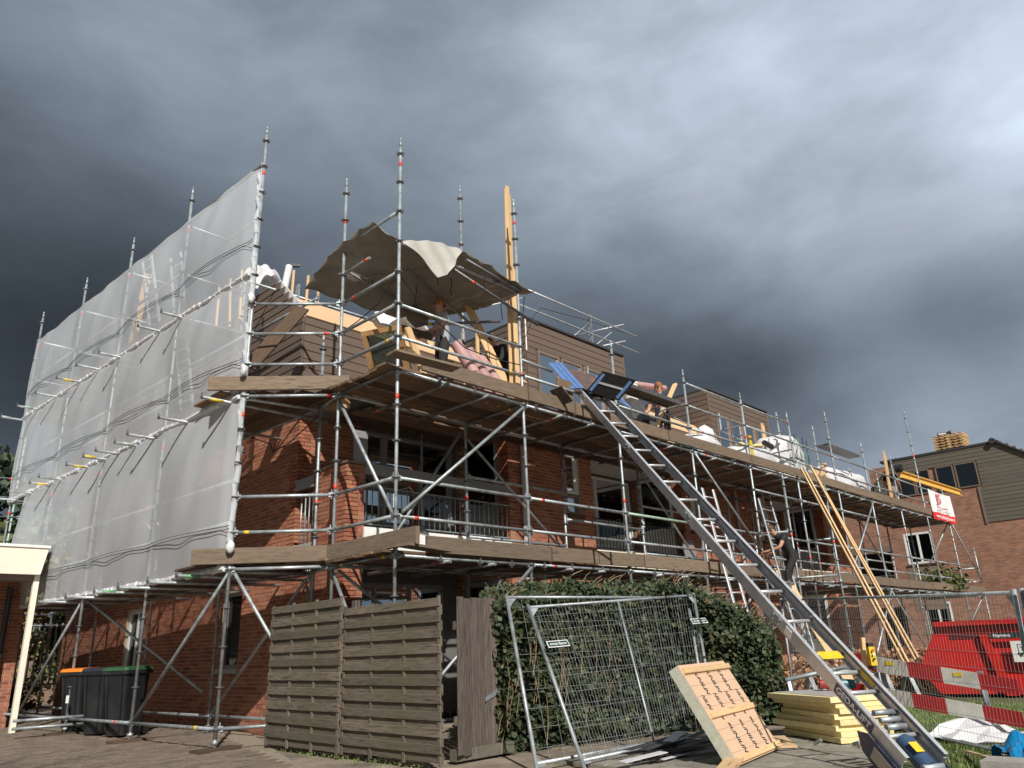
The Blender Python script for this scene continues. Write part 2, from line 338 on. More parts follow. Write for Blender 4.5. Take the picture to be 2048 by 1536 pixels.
def text(name, s, size, mat, parent, Mw, depth=.001, font_shear=0, width=None, bold=0):
    cu = bpy.data.curves.new('t', 'FONT'); cu.body = s; cu.size = size; cu.extrude = depth; cu.align_x = 'CENTER'; cu.align_y = 'CENTER'; cu.shear = font_shear; cu.offset = bold
    to = bpy.data.objects.new('t', cu); COL.objects.link(to); bpy.context.view_layer.update()
    me = bpy.data.meshes.new_from_object(to.evaluated_get(bpy.context.evaluated_depsgraph_get())); bpy.data.objects.remove(to)
    if width:
        xs = [v.co.x for v in me.vertices]; k = width/max(1e-6, max(xs)-min(xs))
        for v in me.vertices: v.co.x *= k
    me.materials.clear(); me.materials.append(mat)
    o = bpy.data.objects.new(name, me); return link(o, parent, Mw)
# ================================================================ GROUND
def sheet(name, mat, x0, x1, y0, y1, z, kind='structure', nx=2, ny=2):
    b = MB(); b.add([(x0,y0,z),(x1,y0,z),(x1,y1,z),(x0,y1,z)], [(0,1,2,3)])
    return b.build(name, mat, kind=kind)
earthm = M('sandy_earth', (.27, .22, .165), .95, var=.3, scale=2.5, bump=.6, bscale=50, spot=(.13, .105, .08), spotamt=.9, spotscale=1.6)
grassbase = M('turf', (.07, .10, .03), .95, var=.4, scale=6, bump=.7, bscale=60, spot=(.14, .10, .06), spotamt=.7, spotscale=2)
pavm = ramp_obj('paving_brick', [(.13, .10, .08), (.18, .14, .11), (.22, .175, .135), (.16, .12, .095)], .9, bump=.4)
tilem = M('concrete_tile', (.26, .24, .20), .9, var=.2, scale=12, bump=.4, objvar=.15, spot=(.13, .13, .08), spotamt=.7, spotscale=4)
g = MB(); g.add([(-900,-900,G-.03),(900,-900,G-.03),(900,900,G-.03),(-900,900,G-.03)], [(0,1,2,3)]); g.build('ground', earthm, kind='structure')
# paved drive: basket of paving bricks, joints recessed
drive = MB(); drive.add([(-2, 7.4, G-.012), (4.6, 7.4, G-.012), (6.45, 12.2, G-.012), (6.45, 22, G-.012), (-2, 22, G-.012)], [(0,1,2,3,4)])
drv = drive.build('drive_joint_bed', M('joint_sand', (.30, .25, .19), .95, var=.3, scale=20), kind='structure')
def inside_poly(x, y):
    if not (7.6 < y < 19.5): return False
    e = 4.55+(y-7.6)*.3
    if x > min(e, 6.35) or x < 1.2: return False
    return True
cand = []
a = R(12); ca, sa = math.cos(a), math.sin(a)
for i in range(-60, 90):
    for j in range(-10, 230):
        u = i*.205+(j % 2)*.1025; v = j*.1025
        x = 1.5+u*ca-v*sa*.2; y = 7.0+v+u*sa*.0
        if inside_poly(x, y) and (x*.7246+y*.689) > 6.5:
            px = (x*.689-y*.7246)/(x*.7246+y*.689)
            if px > -.80: cand.append(((x*x+y*y)**.5, x, y))
cand.sort(key=lambda c: c[0]/(1.0))
pb = MB(); pb.box((-.0985, -.0475, -.03), (.0985, .0475, 0)); pme = pb.mesh('paving_brick', pavm)
near = [c for c in cand if c[0] > 10.2]; nearset = set(id(c) for c in near[:290])
rest = MB()
for c in cand:
    _, x, y = c; z = G+rnd.uniform(-.004, .004)
    if id(c) in nearset:
        o = bpy.data.objects.new('paving_brick', pme)
        link(o, drv, Matrix.Translation((x, y, z)) @ Matrix.Rotation(rnd.uniform(-.02, .02), 4, 'Z') @ Matrix.Rotation(rnd.uniform(-.012, .012), 4, 'X'))
    else: rest.box((x-.0985, y-.0475, z-.03), (x+.0985, y+.0475, z))
rest.build('paving_bricks', pavm, drv, kind='stuff')
# concrete tiles on the garden side
tb = MB(); tb.add([(6.3, 1.4, G-.02), (9.3, 1.4, G-.02), (9.3, 5.5, G-.02), (6.3, 5.5, G-.02)], [(0,1,2,3)])
terr = tb.build('garden_path', earthm, kind='structure')
tm = MB().box((-.147, -.147, -.04), (.147, .147, 0)).mesh('paving_tile', tilem)
for i in range(9):
    for j in range(9):
        x = 6.45+i*.3; y = 3.05+j*.3
        if x > 8.6 and y < 3.6: continue
        o = bpy.data.objects.new('paving_tile', tm)
        link(o, terr, Matrix.Translation((x, y, G+rnd.uniform(-.006, .004))) @ Matrix.Rotation(rnd.uniform(-.02, .02), 4, 'X'))
# turf
tf = MB(); P = [(7.2, 1.0), (8.2, 1.0), (9.4, .4), (19, .0), (19, 4.3), (13.6, 5.2), (11, 3.9), (8.95, 3.3), (8.6, 3.05), (7.6, 3.0), (7.2, 2.6)]
tf.add([(x, y, G+.006) for x, y in P], [tuple(range(len(P)))]); tf.build('turf', grassbase, kind='structure')
def grass(n, x0, x1, y0, y1, test, hmin=.02, hmax=.06):
    r = np.random.default_rng(3); X = r.uniform(x0, x1, n); Y = r.uniform(y0, y1, n); b = MB(); c = 0
    for x, y in zip(X, Y):
        if not test(x, y): continue
        h = r.uniform(hmin, hmax); a = r.uniform(0, 6.28); dx, dy = math.cos(a)*.006, math.sin(a)*.006; lx, ly = r.normal(0, .015, 2)
        b.add([(x-dx, y-dy, G), (x+dx, y+dy, G), (x+lx, y+ly, G+h)], [(0, 1, 2)])
    o = b.build('grass', grassm); return o
def inpoly(x, y, P):
    c = False; j = len(P)-1
    for i in range(len(P)):
        if (P[i][1] > y) != (P[j][1] > y) and x < (P[j][0]-P[i][0])*(y-P[i][1])/(P[j][1]-P[i][1])+P[i][0]: c = not c
        j = i
    return c
def patch(x, y): return math.sin(x*3.1+1)*math.cos(y*2.7)+.35*math.sin(x*9+y*7)
gr = grass(52000, 7.2, 14, .4, 4.9, lambda x, y: inpoly(x, y, P) and patch(x, y) > -.45)
tag(gr, 'short bright green grass between the lift foot and the red skip', 'grass', kind='stuff')
gw = grass(700, 4.9, 5.4, 6.4, 10.0, lambda x, y: abs(x-(5.32+.055*(y-8))) < .1+.08*abs(math.sin(y*7)), .01, .035)
tag(gw, 'weeds growing along the foot of the weathered board fence', 'weeds', kind='stuff')

# ================================================================ BRICK WALLS
HX0, FY, BY = 6.45, 9.70, 11.15
COURSE = .0655
BR = []                                                    # every brick: centre, direction, normal, length, near flag
def holes_cut(iv, holes, z):
    out = [iv]
    for a, b, c, d in holes:
        if c-.02 < z < d+.02:
            nx = []
            for s, e in out:
                if b <= s or a >= e: nx.append((s, e)); continue
                if a > s: nx.append((s, a))
                if b < e: nx.append((b, e))
            out = nx
    return [q for q in out if q[1]-q[0] > .035]
def brick_face(o, u, n, u0, u1, z0, z1, holes=(), near=False):
    o = Vector(o); u = Vector(u); n = Vector(n); k0 = int(round(z0/COURSE)); k1 = int(z1/COURSE)
    for k in range(k0, k1):
        z = k*COURSE+COURSE/2
        s = u0-(.11 if k % 2 else 0); 
        while s < u1:
            a, b = max(s, u0), min(s+.21, u1)
            for p, q in holes_cut((a, b), holes, z) if b-a > .035 else []:
                BR.append((o+u*((p+q)/2)+Vector((0, 0, z)), u, n, q-p, near))
            s += .22
def wall_panels(b, o, u, n, u0, u1, z0, z1, holes=(), t=.22):
    us = sorted(set([u0, u1]+[min(max(h[i], u0), u1) for h in holes for i in (0, 1)])); zs = sorted(set([z0, z1]+[min(max(h[i], z0), z1) for h in holes for i in (2, 3)]))
    o = Vector(o); u = Vector(u); n = Vector(n)
    for i in range(len(us)-1):
        for j in range(len(zs)-1):
            cu, cz = (us[i]+us[i+1])/2, (zs[j]+zs[j+1])/2
            if any(h[0] < cu < h[1] and h[2] < cz < h[3] for h in holes): continue
            if us[i+1]-us[i] < 1e-4 or zs[j+1]-zs[j] < 1e-4: continue
            c = o+u*cu+Vector((0, 0, cz))-n*(t/2)
            b.obox(c, u, n, Vector((0, 0, 1)), (us[i+1]-us[i])/2, t/2, (zs[j+1]-zs[j])/2)
X, Y, Z = Vector((1, 0, 0)), Vector((0, 1, 0)), Vector((0, 0, 1))
HEND, HYE, TOPZ = 26.0, 22.0, 5.2
block = thing('residential_block', 'long red brick residential block with brown clad attic, dormers and balconies behind the scaffolding', 'building', (HX0, FY, 0))
W = MB(); WB = MB()
# end wall (faces -x)
eholes = [(12.75, 13.45, 1.0, 2.25), (17.0, 17.9, .9, 2.2), (16.6, 17.5, 3.5, 4.7), (20.2, 21.2, 3.3, 4.6)]
def both(o, u, n, u0, u1, z0, z1, holes=(), near=False, t=.22):
    wall_panels(W, o, u, n, u0, u1, z0, z1, holes, t); brick_face(o, u, n, u0, u1, z0, z1, holes, near)
both((HX0, 0, 0), Y, -X, BY, HYE, 0, TOPZ, eholes, True)
both((HX0, 0, 0), Y, -X, FY, 10.6, 0, 3.93, (), True)                      # corner pier, side
both((HX0, 0, 0), Y, -X, 10.6, BY, 0, 2.55, (), True)
both((0, FY, 0), X, -Y, HX0, 6.78, 0, 3.93, (), True)                      # corner pier, front
both((0, 10.6, 0), X, Y, HX0, 6.67, 2.85, 3.93, (), False, t=.2)
both((0, BY, 0), X, -Y, HX0, 7.68, 2.85, TOPZ, (), True)                   # back of the corner balcony
segs = [(10.0, 12.5), (16.0, 20.75), (24.25, HEND)]
wins = [(11.68, 12.12, 3.64, 4.9), (16.25, 16.65, 3.64, 4.9), (19.95, 20.4, 3.64, 4.9), (24.55, 24.95, 3.64, 4.9)]
gw_ = [(10.25, 10.75, .2, 2.3), (11.3, 12.1, .9, 2.2), (17.0, 18.0, .9, 2.2), (19.0, 19.9, .1, 2.2)]
for a, b in segs: both((0, FY, 0), X, -Y, a, b, 0, TOPZ, [h for h in wins+gw_ if a < h[0] < b])
logg = [(6.78, 10.0), (12.5, 16.0), (20.75, 24.25)]
for i, (a, b) in enumerate(logg):
    both((b, 0, 0), Y, -X, FY+.001, BY, 0, TOPZ, [(9.98, 10.98, .1, 2.35), (9.98, 10.98, 2.9, 5.05)])   # right-hand return, holds the door
    if i: wall_panels(W, (a, 0, 0), Y, X, FY+.22, BY, 0, TOPZ)
    wall_panels(WB, (0, BY, 0), X, -Y, (7.68 if i == 0 else a), b+.01, 0, TOPZ, [((7.7 if i == 0 else a+.1), b-.12, 3.3, 5.0), ((7.3 if i == 0 else a+.3), b-.4, .4, 2.3)])
W.box((HX0+.01, 21.78, 0), (HEND, 22, TOPZ)); W.box((HEND-.22, FY+.23, 0), (HEND, 21.78, TOPZ))
W.build('wall', mortar, block); WB.build('back_wall', M('grey_wall_panel', (.13, .125, .12), .8), block)
# bricks: the 300 that show largest are parts, the others are joined
cp = Vector((0, 0, 1.15))
def seen(c):
    d = (c-cp); w_ = d.x*.7246+d.y*.689; l_ = (d.x*.689-d.y*.7246)/w_
    if l_ < -.66 or l_ > .7: return False
    if abs(c.x-HX0) < .02 and c.z < 1.75 and c.y < 12.1: return False
    if c.z < 1.8 and c.y < 11.3 and c.x > 6.5: return False
    return True
idx = sorted([i for i, q in enumerate(BR) if q[4] and seen(q[0])], key=lambda i: (BR[i][0]-cp).length)[:300]
sel = set(idx); bme = {}
vs = []; fs = []
for i, (c, u, n, ln, nf) in enumerate(BR):
    pr = .006+rnd.uniform(-.002, .0025)
    if i in sel:
        key = round(ln, 2)
        if key not in bme: bme[key] = MB().box((-key/2, -.01, -.0275), (key/2, .0075, .0275)).mesh('brick', brickm)
        o = bpy.data.objects.new('brick', bme[key]); o_m = Matrix(((u.x, n.x, 0, c.x), (u.y, n.y, 0, c.y), (0, 0, 1, c.z), (0, 0, 0, 1)))
        if u.cross(n).z < 0: o_m = Matrix(((-u.x, n.x, 0, c.x), (-u.y, n.y, 0, c.y), (0, 0, 1, c.z), (0, 0, 0, 1)))
        link(o, block, o_m @ Matrix.Translation((0, rnd.uniform(-.002, .001), 0)))
    else:
        b0 = len(vs); h = u*(ln/2)
        for z in (-.0275, .0275):
            zz = Vector((0, 0, z))
            vs += [c-h-n*.01+zz, c+h-n*.01+zz, c+h+n*pr+zz, c-h+n*pr+zz]
        fs += [(b0+3, b0+2, b0+6, b0+7), (b0, b0+3, b0+7, b0+4), (b0+2, b0+1, b0+5, b0+6), (b0+4, b0+7, b0+6, b0+5), (b0+1, b0+2, b0+3, b0)]
bw = MB(); bw.v = [tuple(v) for v in vs]; bw.f = fs; bw.mi = [0]*len(fs); bw.build('brickwork', brickm, block, kind='stuff')

# ---------------------------------------------------------------- windows and doors
def window(parent, o, u, n, u0, u1, z0, z1, fm, panes=1, solid=0., depth=.09, dark=True, fw=.055, name='window', transom=None, curt=False):
    """frame in the opening with panes set back; solid = share of the height that is a closed panel at the bottom"""
    o = Vector(o); u = Vector(u); n = Vector(n); b = MB()
    def bx(a, c, d, e, i0, i1):
        p = o+u*((a+c)/2)+Z*((d+e)/2)-n*((i0+i1)/2); b.obox(p, u, n, Z, (c-a)/2, (i1-i0)/2, (e-d)/2)
    bx(u0, u1, z1-fw, z1, depth-.03, depth+.04); bx(u0, u1, z0, z0+fw, depth-.03, depth+.04)
    bx(u0, u0+fw, z0+fw, z1-fw, depth-.032, depth+.04); bx(u1-fw, u1, z0+fw, z1-fw, depth-.032, depth+.04)
    wd = (u1-u0)/panes
    for k in range(1, panes): bx(u0+k*wd-fw/2, u0+k*wd+fw/2, z0+fw, z1-fw, depth-.025, depth+.04)
    zs = z0+solid*(z1-z0)
    if solid: bx(u0+fw, u1-fw, zs-.03, zs+.03, depth-.02, depth+.035)
    if transom: bx(u0+fw, u1-fw, transom-.03, transom+.03, depth-.02, depth+.035)
    w_ = b.build(name, fm, parent)
    if solid:
        q = MB(); p = o+u*((u0+u1)/2)+Z*((z0+fw+zs-.03)/2)-n*(depth+.01); q.obox(p, u, n, Z, (u1-u0)/2-fw, .01, (zs-.03-z0-fw)/2); q.build('panel', fm, w_)
    for k in range(panes):
        q = MB(); a, c = u0+k*wd+fw/2, u0+(k+1)*wd-fw/2; d = max(z0+fw, zs+(.03 if solid else 0))
        p = o+u*((a+c)/2)+Z*((d+z1-fw)/2)-n*(depth+.012); q.obox(p, u, n, Z, (c-a)/2-.003, .004, (z1-fw-d)/2-.001); q.build('pane', glass, w_)
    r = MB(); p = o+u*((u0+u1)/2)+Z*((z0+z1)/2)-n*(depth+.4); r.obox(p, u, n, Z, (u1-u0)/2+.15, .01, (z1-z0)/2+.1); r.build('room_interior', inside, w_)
    if curt:
        r = MB(); nn = 24; P = [[o+u*(u0+.03+(u1-u0-.06)*curt*i/nn)+Z*z-n*(depth+.16+.03*math.sin(i*1.7)) for i in range(nn+1)] for z in (z0, z1)]; r.grid(P); r.build('curtain', curtain, w_)
    return w_
O0 = (0, 0, 0)
for h in wins:
    w_ = window(block, (0, FY, 0), X, -Y, h[0], h[1], h[2]+.42, h[3], whitep, 1, transom=None)
    window(block, (0, FY, 0), X, -Y, h[0], h[1], h[2], h[2]+.40, brownfr, 1)
    s = MB(); s.box((h[0]-.04, FY-.05, h[2]-.075), (h[1]+.04, FY+.05, h[2]-.005)); s.build('window_sill', M('brick_sill', (.10, .05, .035), .8), block)
for h in gw_: window(block, (0, FY, 0), X, -Y, *h, whitep, 1, curt=.5)
for h in eholes:
    window(block, (HX0, 0, 0), Y, -X, *h, (greyfr if h[0] < 13 else whitep), 1 if h[0] < 13 else 2, curt=(.35 if h[0] > 15 else False))
    s = MB(); s.box((HX0-.05, h[0]-.04, h[2]-.08), (HX0+.05, h[1]+.04, h[2]-.005)); s.build('window_sill', concrete, block)
# balconies
def balcony(a, b, fm, first):
    gl = (7.72 if first else a+.12)
    window(block, (0, BY, 0), X, -Y, gl, gl+.5, 3.32, 5.0, fm, 1, depth=.02, transom=3.95)
    window(block, (0, BY, 0), X, -Y, gl+.5, b-.13, 3.32, 5.0, fm, 2 if not first else 1, depth=.02, transom=3.95, curt=False)
    q = MB(); q.box((gl, BY-.05, 2.87), (b-.13, BY-.01, 3.30)); q.build('panel', M('balcony_panel_%d' % first, (.16, .165, .175) if first else (.62, .62, .62), .5), block)
    window(block, (b, 0, 0), Y, -X, 10.0, 10.96, 2.92, 5.03, fm, 1, solid=.38, depth=.03, fw=.08, name='balcony_door')
    window(block, (b, 0, 0), Y, -X, 10.0, 10.96, .12, 2.33, fm, 1, solid=.4, depth=.03, fw=.09, name='front_door')
    window(block, (0, BY, 0), X, -Y, (7.3 if first else a+.3), b-.4, .4, 2.3, (greyfr if first else whitep), 3, depth=.02, curt=.4)
    s = MB(); s.box((HX0+.01 if first else a, FY+.02, 2.60), (b, BY, 2.84)); s.build('balcony_slab', concrete, block)
    s = MB(); s.box((a, FY-.03, 2.62), (b-.01, FY+.015, 2.98)); s.build('balcony_fascia', cream if not first else whitep, block)
    s = MB(); s.box((a, FY-.02, 3.80), (b+.0, FY+.03, 3.98)); s.build('balcony_board', greyfr, block) if first else None
    rl = MB(); rl.bar((a, FY+.03, 3.62), (b, FY+.03, 3.62), .045, .02); rl.bar((a, FY+.03, 3.03), (b, FY+.03, 3.03), .045, .02); r_ = rl.build('balcony_rail', galv if first else steelblack, block)
    x = a+.06
    while x < b: tube('railing_bar', (x, FY+.03, 3.03), (x, FY+.03, 3.62), .009, galv if first else steelblack, r_, 6); x += .115
    c = MB(); c.box((a if not first else HX0+.02, FY+.2, 5.06), (b, BY-.03, 5.16)); c.build('balcony_ceiling', greyfr if first else whitep, block)
for i, (a, b) in enumerate(logg): balcony(a, b, greyfr if i == 0 else whitep, i == 0)
# side opening of the corner balcony
s = MB(); s.box((HX0-.02, 10.6, 3.72), (HX0+.03, BY, 3.90)); s.build('balcony_board', greyfr, block)
rl = MB(); rl.bar((HX0+.04, 10.6, 3.62), (HX0+.04, BY, 3.62), .04, .02); rl.bar((HX0+.04, 10.6, 2.83), (HX0+.04, BY, 2.83), .04, .02); r_ = rl.build('balcony_rail', galv, block)
for k in range(4): tube('railing_bar', (HX0+.04, 10.67+k*.12, 2.83), (HX0+.04, 10.67+k*.12, 3.62), .013, galv, r_, 6)
s = MB(); s.box((HX0-.03, 10.62, 2.35), (HX0+.02, 11.25, 2.72)); s.build('balcony_fascia', M('white_panel', (.55, .56, .56), .5), block)
s = MB(); s.box((HX0-.03, FY-.03, 3.935), (6.80, 10.62, 3.975)); s.build('coping', brownfr, block)
s = MB(); s.box((6.62, FY+.05, 3.98), (6.86, FY+.09, 4.5)); s.build('panel', greyfr, block)
# white lintels, gutters, drainpipes
for x in (10.33, 18.55):
    p = MB(); p.tube((x, FY-.07, .1), (x, FY-.07, TOPZ-.1), .042, 12)
    for z in (1.2, 3.2, 4.6): p.tube((x, FY-.07, z), (x, FY-.07, z+.06), .05, 12)
    p.build('drainpipe', M('grey_pvc', (.42, .41, .42), .35), block, smooth=False)
s = MB(); s.bar((15.95, FY-.12, 4.62), (19.9, FY-.12, 4.62), .03, .05); s.build('cable_duct', galv_dark, block)

# ================================================================ ATTIC
AY = 11.2
def cladding(parent, o, u, n, poly_u, z0, z1, mat, step=.165, t=.022, holes=(), tilt=.012, nm='cladding_board'):
    """horizontal boards, each a part; poly_u(z)->(u0,u1) ; lapped so every lower edge stands proud"""
    o = Vector(o); u = Vector(u); n = Vector(n); z = z0
    while z < z1-.02:
        zt = min(z+step-.006, z1); a, b = poly_u(z); a2, b2 = poly_u(zt)
        for p, q in holes_cut((a, b), holes, (z+zt)/2):
            m_ = MB(); pa = p if p > a+1e-6 else None
            top0 = p; top1 = q
            vs = [o+u*p+Z*z+n*(t+tilt), o+u*q+Z*z+n*(t+tilt), o+u*top1+Z*zt+n*t, o+u*top0+Z*zt+n*t, o+u*p+Z*z, o+u*q+Z*z, o+u*top1+Z*zt, o+u*top0+Z*zt]
            m_.add(vs, [(0,1,2,3), (0,4,5,1), (0,3,7,4), (1,5,6,2), (3,2,6,7), (4,7,6,5)])
            m_.build(nm, mat, parent)
        z += step
backing = MB()
backing.box((HX0+.02, AY+.001, TOPZ), (HEND, 21.6, 6.90))
wall_b = backing.build('attic_wall', darkroof, block)
# front attic wall between the dormers
DM = [(12.28, 16.2), (20.6, 24.6)]
fa = [(HX0, 12.26), (16.22, 20.58), (24.62, HEND)]
for a, b in fa: cladding(block, (0, AY, 0), X, -Y, lambda z, a=a, b=b: (a, b), TOPZ-.25, 6.90, clad)
# gable: lower edge on the brick wall, right edge follows the 45 degree roof, stepped like in the photograph
def gu(z):
    if z < 6.93: return (AY, HYE-.2)
    k = z-6.93
    return (AY+.08+k*.98, HYE-.2-k)
cladding(block, (HX0, 0, 0), Y, -X, gu, TOPZ-.05, 8.0, clad)
g_ = MB(); g_.prism([(HX0+.03, AY+.05, 6.9), (HX0+.03, 21.8, 6.9), (HX0+.03, 20.7, 7.95), (HX0+.03, 12.35, 7.95)], X, .1); g_.build('gable_board', ply, block)
# white membrane behind the stepped board ends, corner trim
g_ = MB(); g_.prism([(HX0+.005, AY+.02, 6.9), (HX0+.005, 12.3, 7.93), (HX0+.005, 12.22, 8.04), (HX0+.005, AY-.02, 7.06)], X, .02); g_.build('roof_membrane', bagm, block)
# roof: plywood on the steep foot, felt above
for a, b in [(HX0+.03, 12.26), (16.22, 20.58), (24.62, HEND)]:
    x = a
    while x < b-.05:
        x2 = min(x+1.22, b); q = MB()
        q.prism([(x, AY-.03, 6.91), (x2-.006, AY-.03, 6.91), (x2-.006, AY+.56, 7.50), (x, AY+.56, 7.50)], (0, -.7, .7), .02); q.build('plywood_sheet', ply, block); x = x2
r_ = MB(); r_.add([(HX0+.1, AY+.5, 7.42), (HEND, AY+.5, 7.42), (HEND, 15.5, 8.1), (HX0+.1, 15.5, 8.1)], [(0,1,2,3)]); r_.add([(HX0+.1, 15.5, 8.1), (HEND, 15.5, 8.1), (HEND, 21.6, 6.95), (HX0+.1, 21.6, 6.95)], [(0,1,2,3)]); r_.build('roof', darkroof, block)
# lower lean-to strip above the facade
for x in np.arange(7.5, 24.5, 1.22):
    q = MB(); q.prism([(x, FY-.16, 5.20), (x+1.21, FY-.16, 5.20), (x+1.21, AY-.05, 5.92), (x, AY-.05, 5.92)], (0, -.4, .9), .02); q.build('plywood_sheet', ply, block)
q = MB(); q.box((HX0, FY-.05, 5.06), (HEND, FY+.25, 5.19)); q.build('wall_plate', pine, block)
for a, b in DM:
    box = MB(); box.box((a+.03, AY+.001, 6.3), (b-.03, 14.5, 8.54)); bx_ = box.build('dormer', darkroof, block)
    hs = [(a+.38+k*.87, a+.38+k*.87+.8, 6.3, 7.86) for k in range(4)]
    hfull = [(a+.34, a+.38+4*.87, 6.2, 7.92)]
    cladding(bx_, (0, AY-.001, 0), X, -Y, lambda z: (a+.02, b-.02), 5.9, 8.56, clad, holes=hfull)
    cladding(bx_, (a, 0, 0), Y, -X, lambda z: (AY-.02, 13.6), 5.95, 8.56, clad)
    for h in hs:
        wb = window(block, (0, AY-.002, 0), X, -Y, h[0], h[1], h[2], h[3], brownfr, 1, depth=-.02, fw=.06, name='dormer_window')
        for c_ in list(wb.children):
            if c_.name.startswith('room'): bpy.data.objects.remove(c_)
    t_ = MB(); t_.box((a-.03, AY-.07, 8.57), (b+.03, 14.5, 8.62)); t_.build('roof_edge', darkroof, bx_)
    t_ = MB(); t_.box((a-.015, AY-.045, 7.75), (a+.02, AY-.035, 8.57)); t_.build('corner_trim', whitep if a < 14 else brownfr, bx_)
    t_ = MB(); t_.box((b-.02, AY-.05, 5.9), (b+.01, AY-.03, 8.565)); t_.build('corner_trim', brownfr, bx_)
# ================================================================ SCAFFOLDING
def zk(k): return 9.31-.5*k
RT = .0242
def rosette_mesh():
    b = MB(); n = 16
    def ring(r0, r1, z0, z1):
        vs = []
        for r in (r0, r1):
            for z in (z0, z1):
                for i in range(n): a = 2*math.pi*i/n; vs.append((r*math.cos(a), r*math.sin(a), z))
        fs = []
        for i in range(n):
            j = (i+1) % n; A, B, C_, D_ = i, n+i, 2*n+i, 3*n+i; A2, B2, C2, D2 = j, n+j, 2*n+j, 3*n+j
            fs += [(A, A2, C2, C_), (B, D_, D2, B2), (C_, C2, D2, D_), (A, B, B2, A2)]
        b.add(vs, fs)
    ring(RT, .036, -.012, .012); ring(.050, .061, -.005, .005)
    for k in range(8):
        a = k*math.pi/4; b.bar((.034*math.cos(a), .034*math.sin(a), 0), (.053*math.cos(a), .053*math.sin(a), 0), .012, .009)
    return b.mesh('rosette', galv_dark)
ROS = rosette_mesh()
SM = {}
def standard(parent, x, y, k0, k1, ground=True, mat=galv, spig=True, tape=None, fine=True, lean=(0, 0)):
    """upright: tube from rosette k1 (low) to k0 (top), rosettes every half metre, spigot above, screw jack below"""
    z1 = zk(k0)+.12; z0 = zk(k1)-.12; key = (round(z1-z0, 2), mat.name, ground, spig, fine)
    if key not in SM:
        b = MB(); b.tube((0, 0, 0), (0, 0, z1-z0), RT, 12)
        H = z1-z0
        if spig: b.tube((0, 0, H), (0, 0, H+.12), .019, 10); b.tube((0, 0, H+.12), (0, 0, H+.17), .0155, 10)
        z = 2.12
        while z < H-.3: b.tube((0, 0, z-.05), (0, 0, z+.06), .0268, 12); z += 2
        if not fine:
            for j in range(k1-k0+1): b.tube((0, 0, .12+.5*j-.006), (0, 0, .12+.5*j+.006), .06, 8)
        if ground: b.tube((0, 0, -z0+G), (0, 0, .02), .018, 8); b.tube((0, 0, -.06), (0, 0, -.02), .045, 6)
        SM[key] = b.mesh('standard', mat, smooth=False)
        for p in SM[key].polygons:
            if len(p.vertices) == 4: p.use_smooth = abs(p.normal.z) < .1
    o = bpy.data.objects.new('standard', SM[key]); Mw = Matrix.Translation((x, y, z0)) @ Matrix.Rotation(rnd.uniform(-.004, .004)+lean[0], 4, 'X') @ Matrix.Rotation(rnd.uniform(-.004, .004)+lean[1], 4, 'Y') @ Matrix.Rotation(0, 4, 'Z'); link(o, parent, Mw)
    if fine:
        for j in range(k1-k0+1):
            r = bpy.data.objects.new('rosette', ROS); link(r, o, Mw @ Matrix.Translation((0, 0, .12+.5*j)) @ Matrix.Rotation(rnd.uniform(0, 1), 4, 'Z'))
    if ground:
        q = MB(); q.box((x-.075, y-.075, G), (x+.075, y+.075, G+.008)); q.build('base_plate', galv_dark, o)
        beam('sole_board', (x-.3, y+rnd.uniform(-.08, .08), G+.0-.002+.02), (x+.3, y, G+.018), .22, .036, deckw, o) if fine else None
    for tz in ([rnd.choice([.7, 1.3, 1.9, 2.7, 3.3])+rnd.choice([0, 2, 4])] if tape is None else tape):
        if tz < z1-z0-.1: t_ = tube('tape_band', Mw @ Vector((0, 0, tz)), Mw @ Vector((0, 0, tz+.07)), RT+.0012, redp, o, 12)
    return o
TAPEL = [0]
def ledger(parent, p0, p1, mat=galv, nm='ledger', tape=True, seg=12, r=RT, col=None, heads=True):
    o = tube(nm, p0, p1, r, mat, parent, seg, heads=heads)
    TAPEL[0] += 1
    if tape and (TAPEL[0] % 5) in (0, 2):
        p0 = Vector(p0); p1 = Vector(p1); f = rnd.choice([.12, .2, .82, .88]); d = (p1-p0).normalized(); q = p0+(p1-p0)*f
        tube('tape_band', q, q+d*.07, r+.0012, col or rnd.choice([redp, redp, redp, yelp]), o, 12)
    return o

fs_ = thing('scaffold', 'galvanised steel scaffold with two plank decks along the balcony front', 'scaffolding', (5.97, 7.85, 0))
OY, IY = 7.85, 9.22
XS = [5.97, 8.5, 11.0, 13.52, 16.0, 18.5, 21.0, 23.45, 26.0, 28.5, 31.0, 33.5]
TOPK = {5.97: 2, 8.5: 2, 11.0: 6, 13.52: 6, 16.0: 6, 18.5: 6, 21.0: 5, 23.45: 6, 26.0: 6, 28.5: 2, 31.0: 7, 33.5: 14}
for i, x in enumerate(XS):
    standard(fs_, x, OY, TOPK[x], 18, fine=x < 17, tape=[4.2 if x < 6 else 5.1, 7.9] if x < 9 else None, mat=galv)
for i, x in enumerate(XS[1:], 1):
    standard(fs_, x, IY, {8.5: 0, 26.0: 6, 21.0: 4, 23.45: 4}.get(x, 9), 18, fine=x < 12, spig=x == 8.5)
standard(fs_, 8.42, 9.15, 0, 8, ground=False, fine=True) if False else None
for x in (11.0, 13.52, 18.5, 23.45, 28.5): standard(fs_, x+.05, IY+.0, 6, 8, ground=False, fine=False, spig=True, tape=[])
